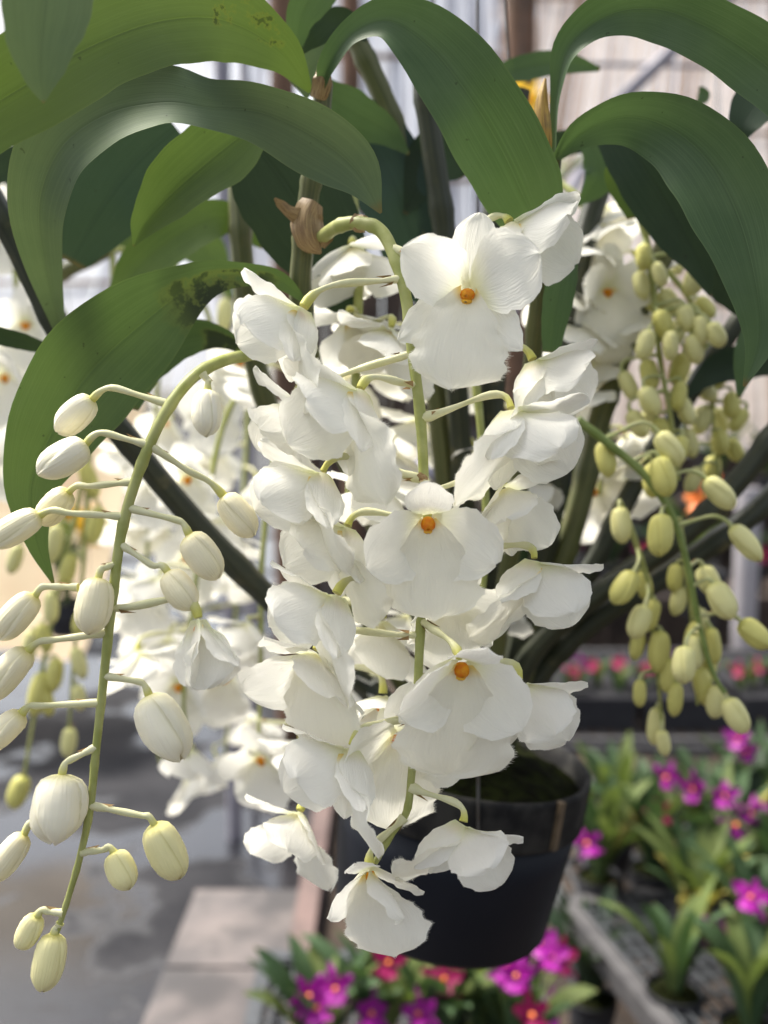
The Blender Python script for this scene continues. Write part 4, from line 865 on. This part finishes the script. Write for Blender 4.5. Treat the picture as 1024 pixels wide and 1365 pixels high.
post(382, 4.0, .055, 4.0, 'post_brown', 'brown post behind the papery sheath of the tall cane')
post(305, 3.0, .026, 3.4, 'post_grey', 'grey metal pipe post behind the upper left leaves', name='pipe_post')
post(334, 3.4, .018, 3.6, 'post_grey', 'thin grey pipe right beside the thicker pipe post', name='pipe_post')
post(470, 4.6, .05, 4.2, 'post_brown', 'dark brown post at the left edge of the white curtain')
post(1000, 3.9, .05, 1.12, 'post_pale', 'short pale post beyond the pink seedling trays', name='short_post')
def pipe(p0, p1, r, mat, label, name='pipe', cat='pipe'):
    q = MB(); a, b_ = Vector(p0), Vector(p1); q.tube([a, a.lerp(b_, .5), b_], r, 10); o = q.build(name, M[mat], None, True, tuple(a)); return tag(o, label, cat)
pipe(at(820, 140, 4.7), at(1060, -90, 4.7), .035, 'post_grey', 'dark grey diagonal pipe in front of the bamboo screen')
pipe(at(820, 140, 4.7), gpt(560, 640, 1.25), .03, 'post_grey', 'long grey brace slanting down behind the right leaves')
pipe(at(560, 82, 4.9), at(1200, 92, 4.9), .012, 'post_grey', 'thin horizontal wire across the bamboo screen', 'cable', 'wire')
# yellow blooms, upper middle, and an old stake
def bloom_spray(loc, label, n, seed, mat, spread, name='hanging_orchid', fs=1.4):
    rng = random.Random(seed)
    fl = [(rng.uniform(-spread, spread), rng.uniform(-.05, .05), rng.uniform(.02, .02 + spread * 1.5), mat) for _ in range(n)]
    return bg_plant(loc, label, seed, 10, .22, fl, name=name, group='far orchids', fs=fs)
def shelf(xa, xb, Y, z, label, items):
    t = thing('shelf', ((xa + xb) / 2, Y, 0), label, 'shelf', 'far shelves')
    q = MB(); q.box(((xa + xb) / 2, Y, z), xb - xa, .5, .04); q.build('board', M['wall_brown'], t, False)
    for x in (xa + .05, xb - .05):
        q = MB(); q.box((x, Y, z / 2 - .02), .05, .05, z - .04); q.build('leg', M['post_grey'], t, False)
shelf(px2x(640, 4.2), px2x(1250, 4.2), 4.2, .62, 'grey shelf of dark pots beyond the seedling trays', 0)
shelf(px2x(640, 4.8), px2x(1330, 4.8), 4.8, .98, 'far grey shelf of leafy pots in front of the bamboo screen', 0)
ords = ('leftmost', 'second', 'third', 'fourth', 'fifth', 'sixth', 'seventh', 'eighth', 'ninth', 'tenth', 'eleventh')
for i in range(9):
    l = (px2x(690 + i * 62, 4.2), 4.15, .755); q = random.Random(700 + i)
    small_pot(l, .07, .11, f'{ords[i]} dark pot from the left on the grey shelf', 'black', 'dark pots on the far shelves')
    bg_plant(l, f'{ords[i]} leafy plant from the left on the grey shelf', 720 + i, 10, .20, [(q.uniform(-.08, .08), -.05, q.uniform(.05, .2), ('mag', 'mag_red')[i % 2])] if i % 2 else [], mats=('bgl1', 'leaf_dark', 'leaf_dark'), name='shelf_plant', cat='plant', group='leafy plants on the far shelves', wl=.04, fs=1.3)
for i in range(10):
    l = (px2x(690 + i * 66, 4.8), 4.75, 1.12); q = random.Random(800 + i)
    small_pot(l, .07, .11, f'{ords[i]} dark pot from the left on the far high shelf', 'black', 'dark pots on the far shelves')
    bg_plant(l, f'{ords[i]} leafy plant from the left on the far high shelf', 820 + i, 12, .30, [(0, -.05, .2, 'mag')] if i % 4 == 2 else [], mats=('bgl1', 'leaf_dark', 'bgl2'), name='shelf_plant', cat='plant', group='leafy plants on the far shelves', wl=.05, fs=1.3)

def loose(px, py, D, label, seed, mat, fpx, nleaf=10, hl=.2, fs=1.2):
    loc = at(px, py, D); pt = Vector((loc.x, loc.y, loc.z))
    fl = [tuple(at(x, y, D) - loc) + (mat,) for x, y in fpx]
    bg_plant(loc, label, seed, nleaf, hl, fl, name='hanging_orchid', group='orchids hanging farther back', fs=fs, mats=('bgl1', 'bgl2'))
    small_pot(pt, .06, .09, 'small hanging pot of the ' + ' '.join(label.split()[:11]), 'black', 'small hanging pots')
    q = MB(); h = thing('pot_wire', pt + Vector((0, 0, 1.2)), 'thin wire holding the ' + ' '.join(label.split()[:11]), 'wire', 'wires of the far hanging pots')
    for a in (30, 150, 270): q.tube([pt + Vector((0, 0, 1.3)), pt + Vector((math.cos(R(a)) * .06, math.sin(R(a)) * .06, -.004))], .0012, 5)
    q.build('wires', M['wire'], h)
loose(712, 330, 2.2, 'hanging orchid with one yellow bloom left of the golden sheath', 901, 'yellow', [(704, 130)], 9, .26, 1.3)
loose(90, 800, 2.4, 'hanging orchid with yellow blooms glowing behind the cream buds', 902, 'yellow', [(126, 702), (60, 700), (20, 560), (95, 690)], 10, .25, 1.6)
loose(930, 760, 1.9, 'hanging orchid with orange and pink blooms behind the pale green buds', 903, 'throat', [(952, 655), (868, 625), (930, 668)], 9, .2, .9)
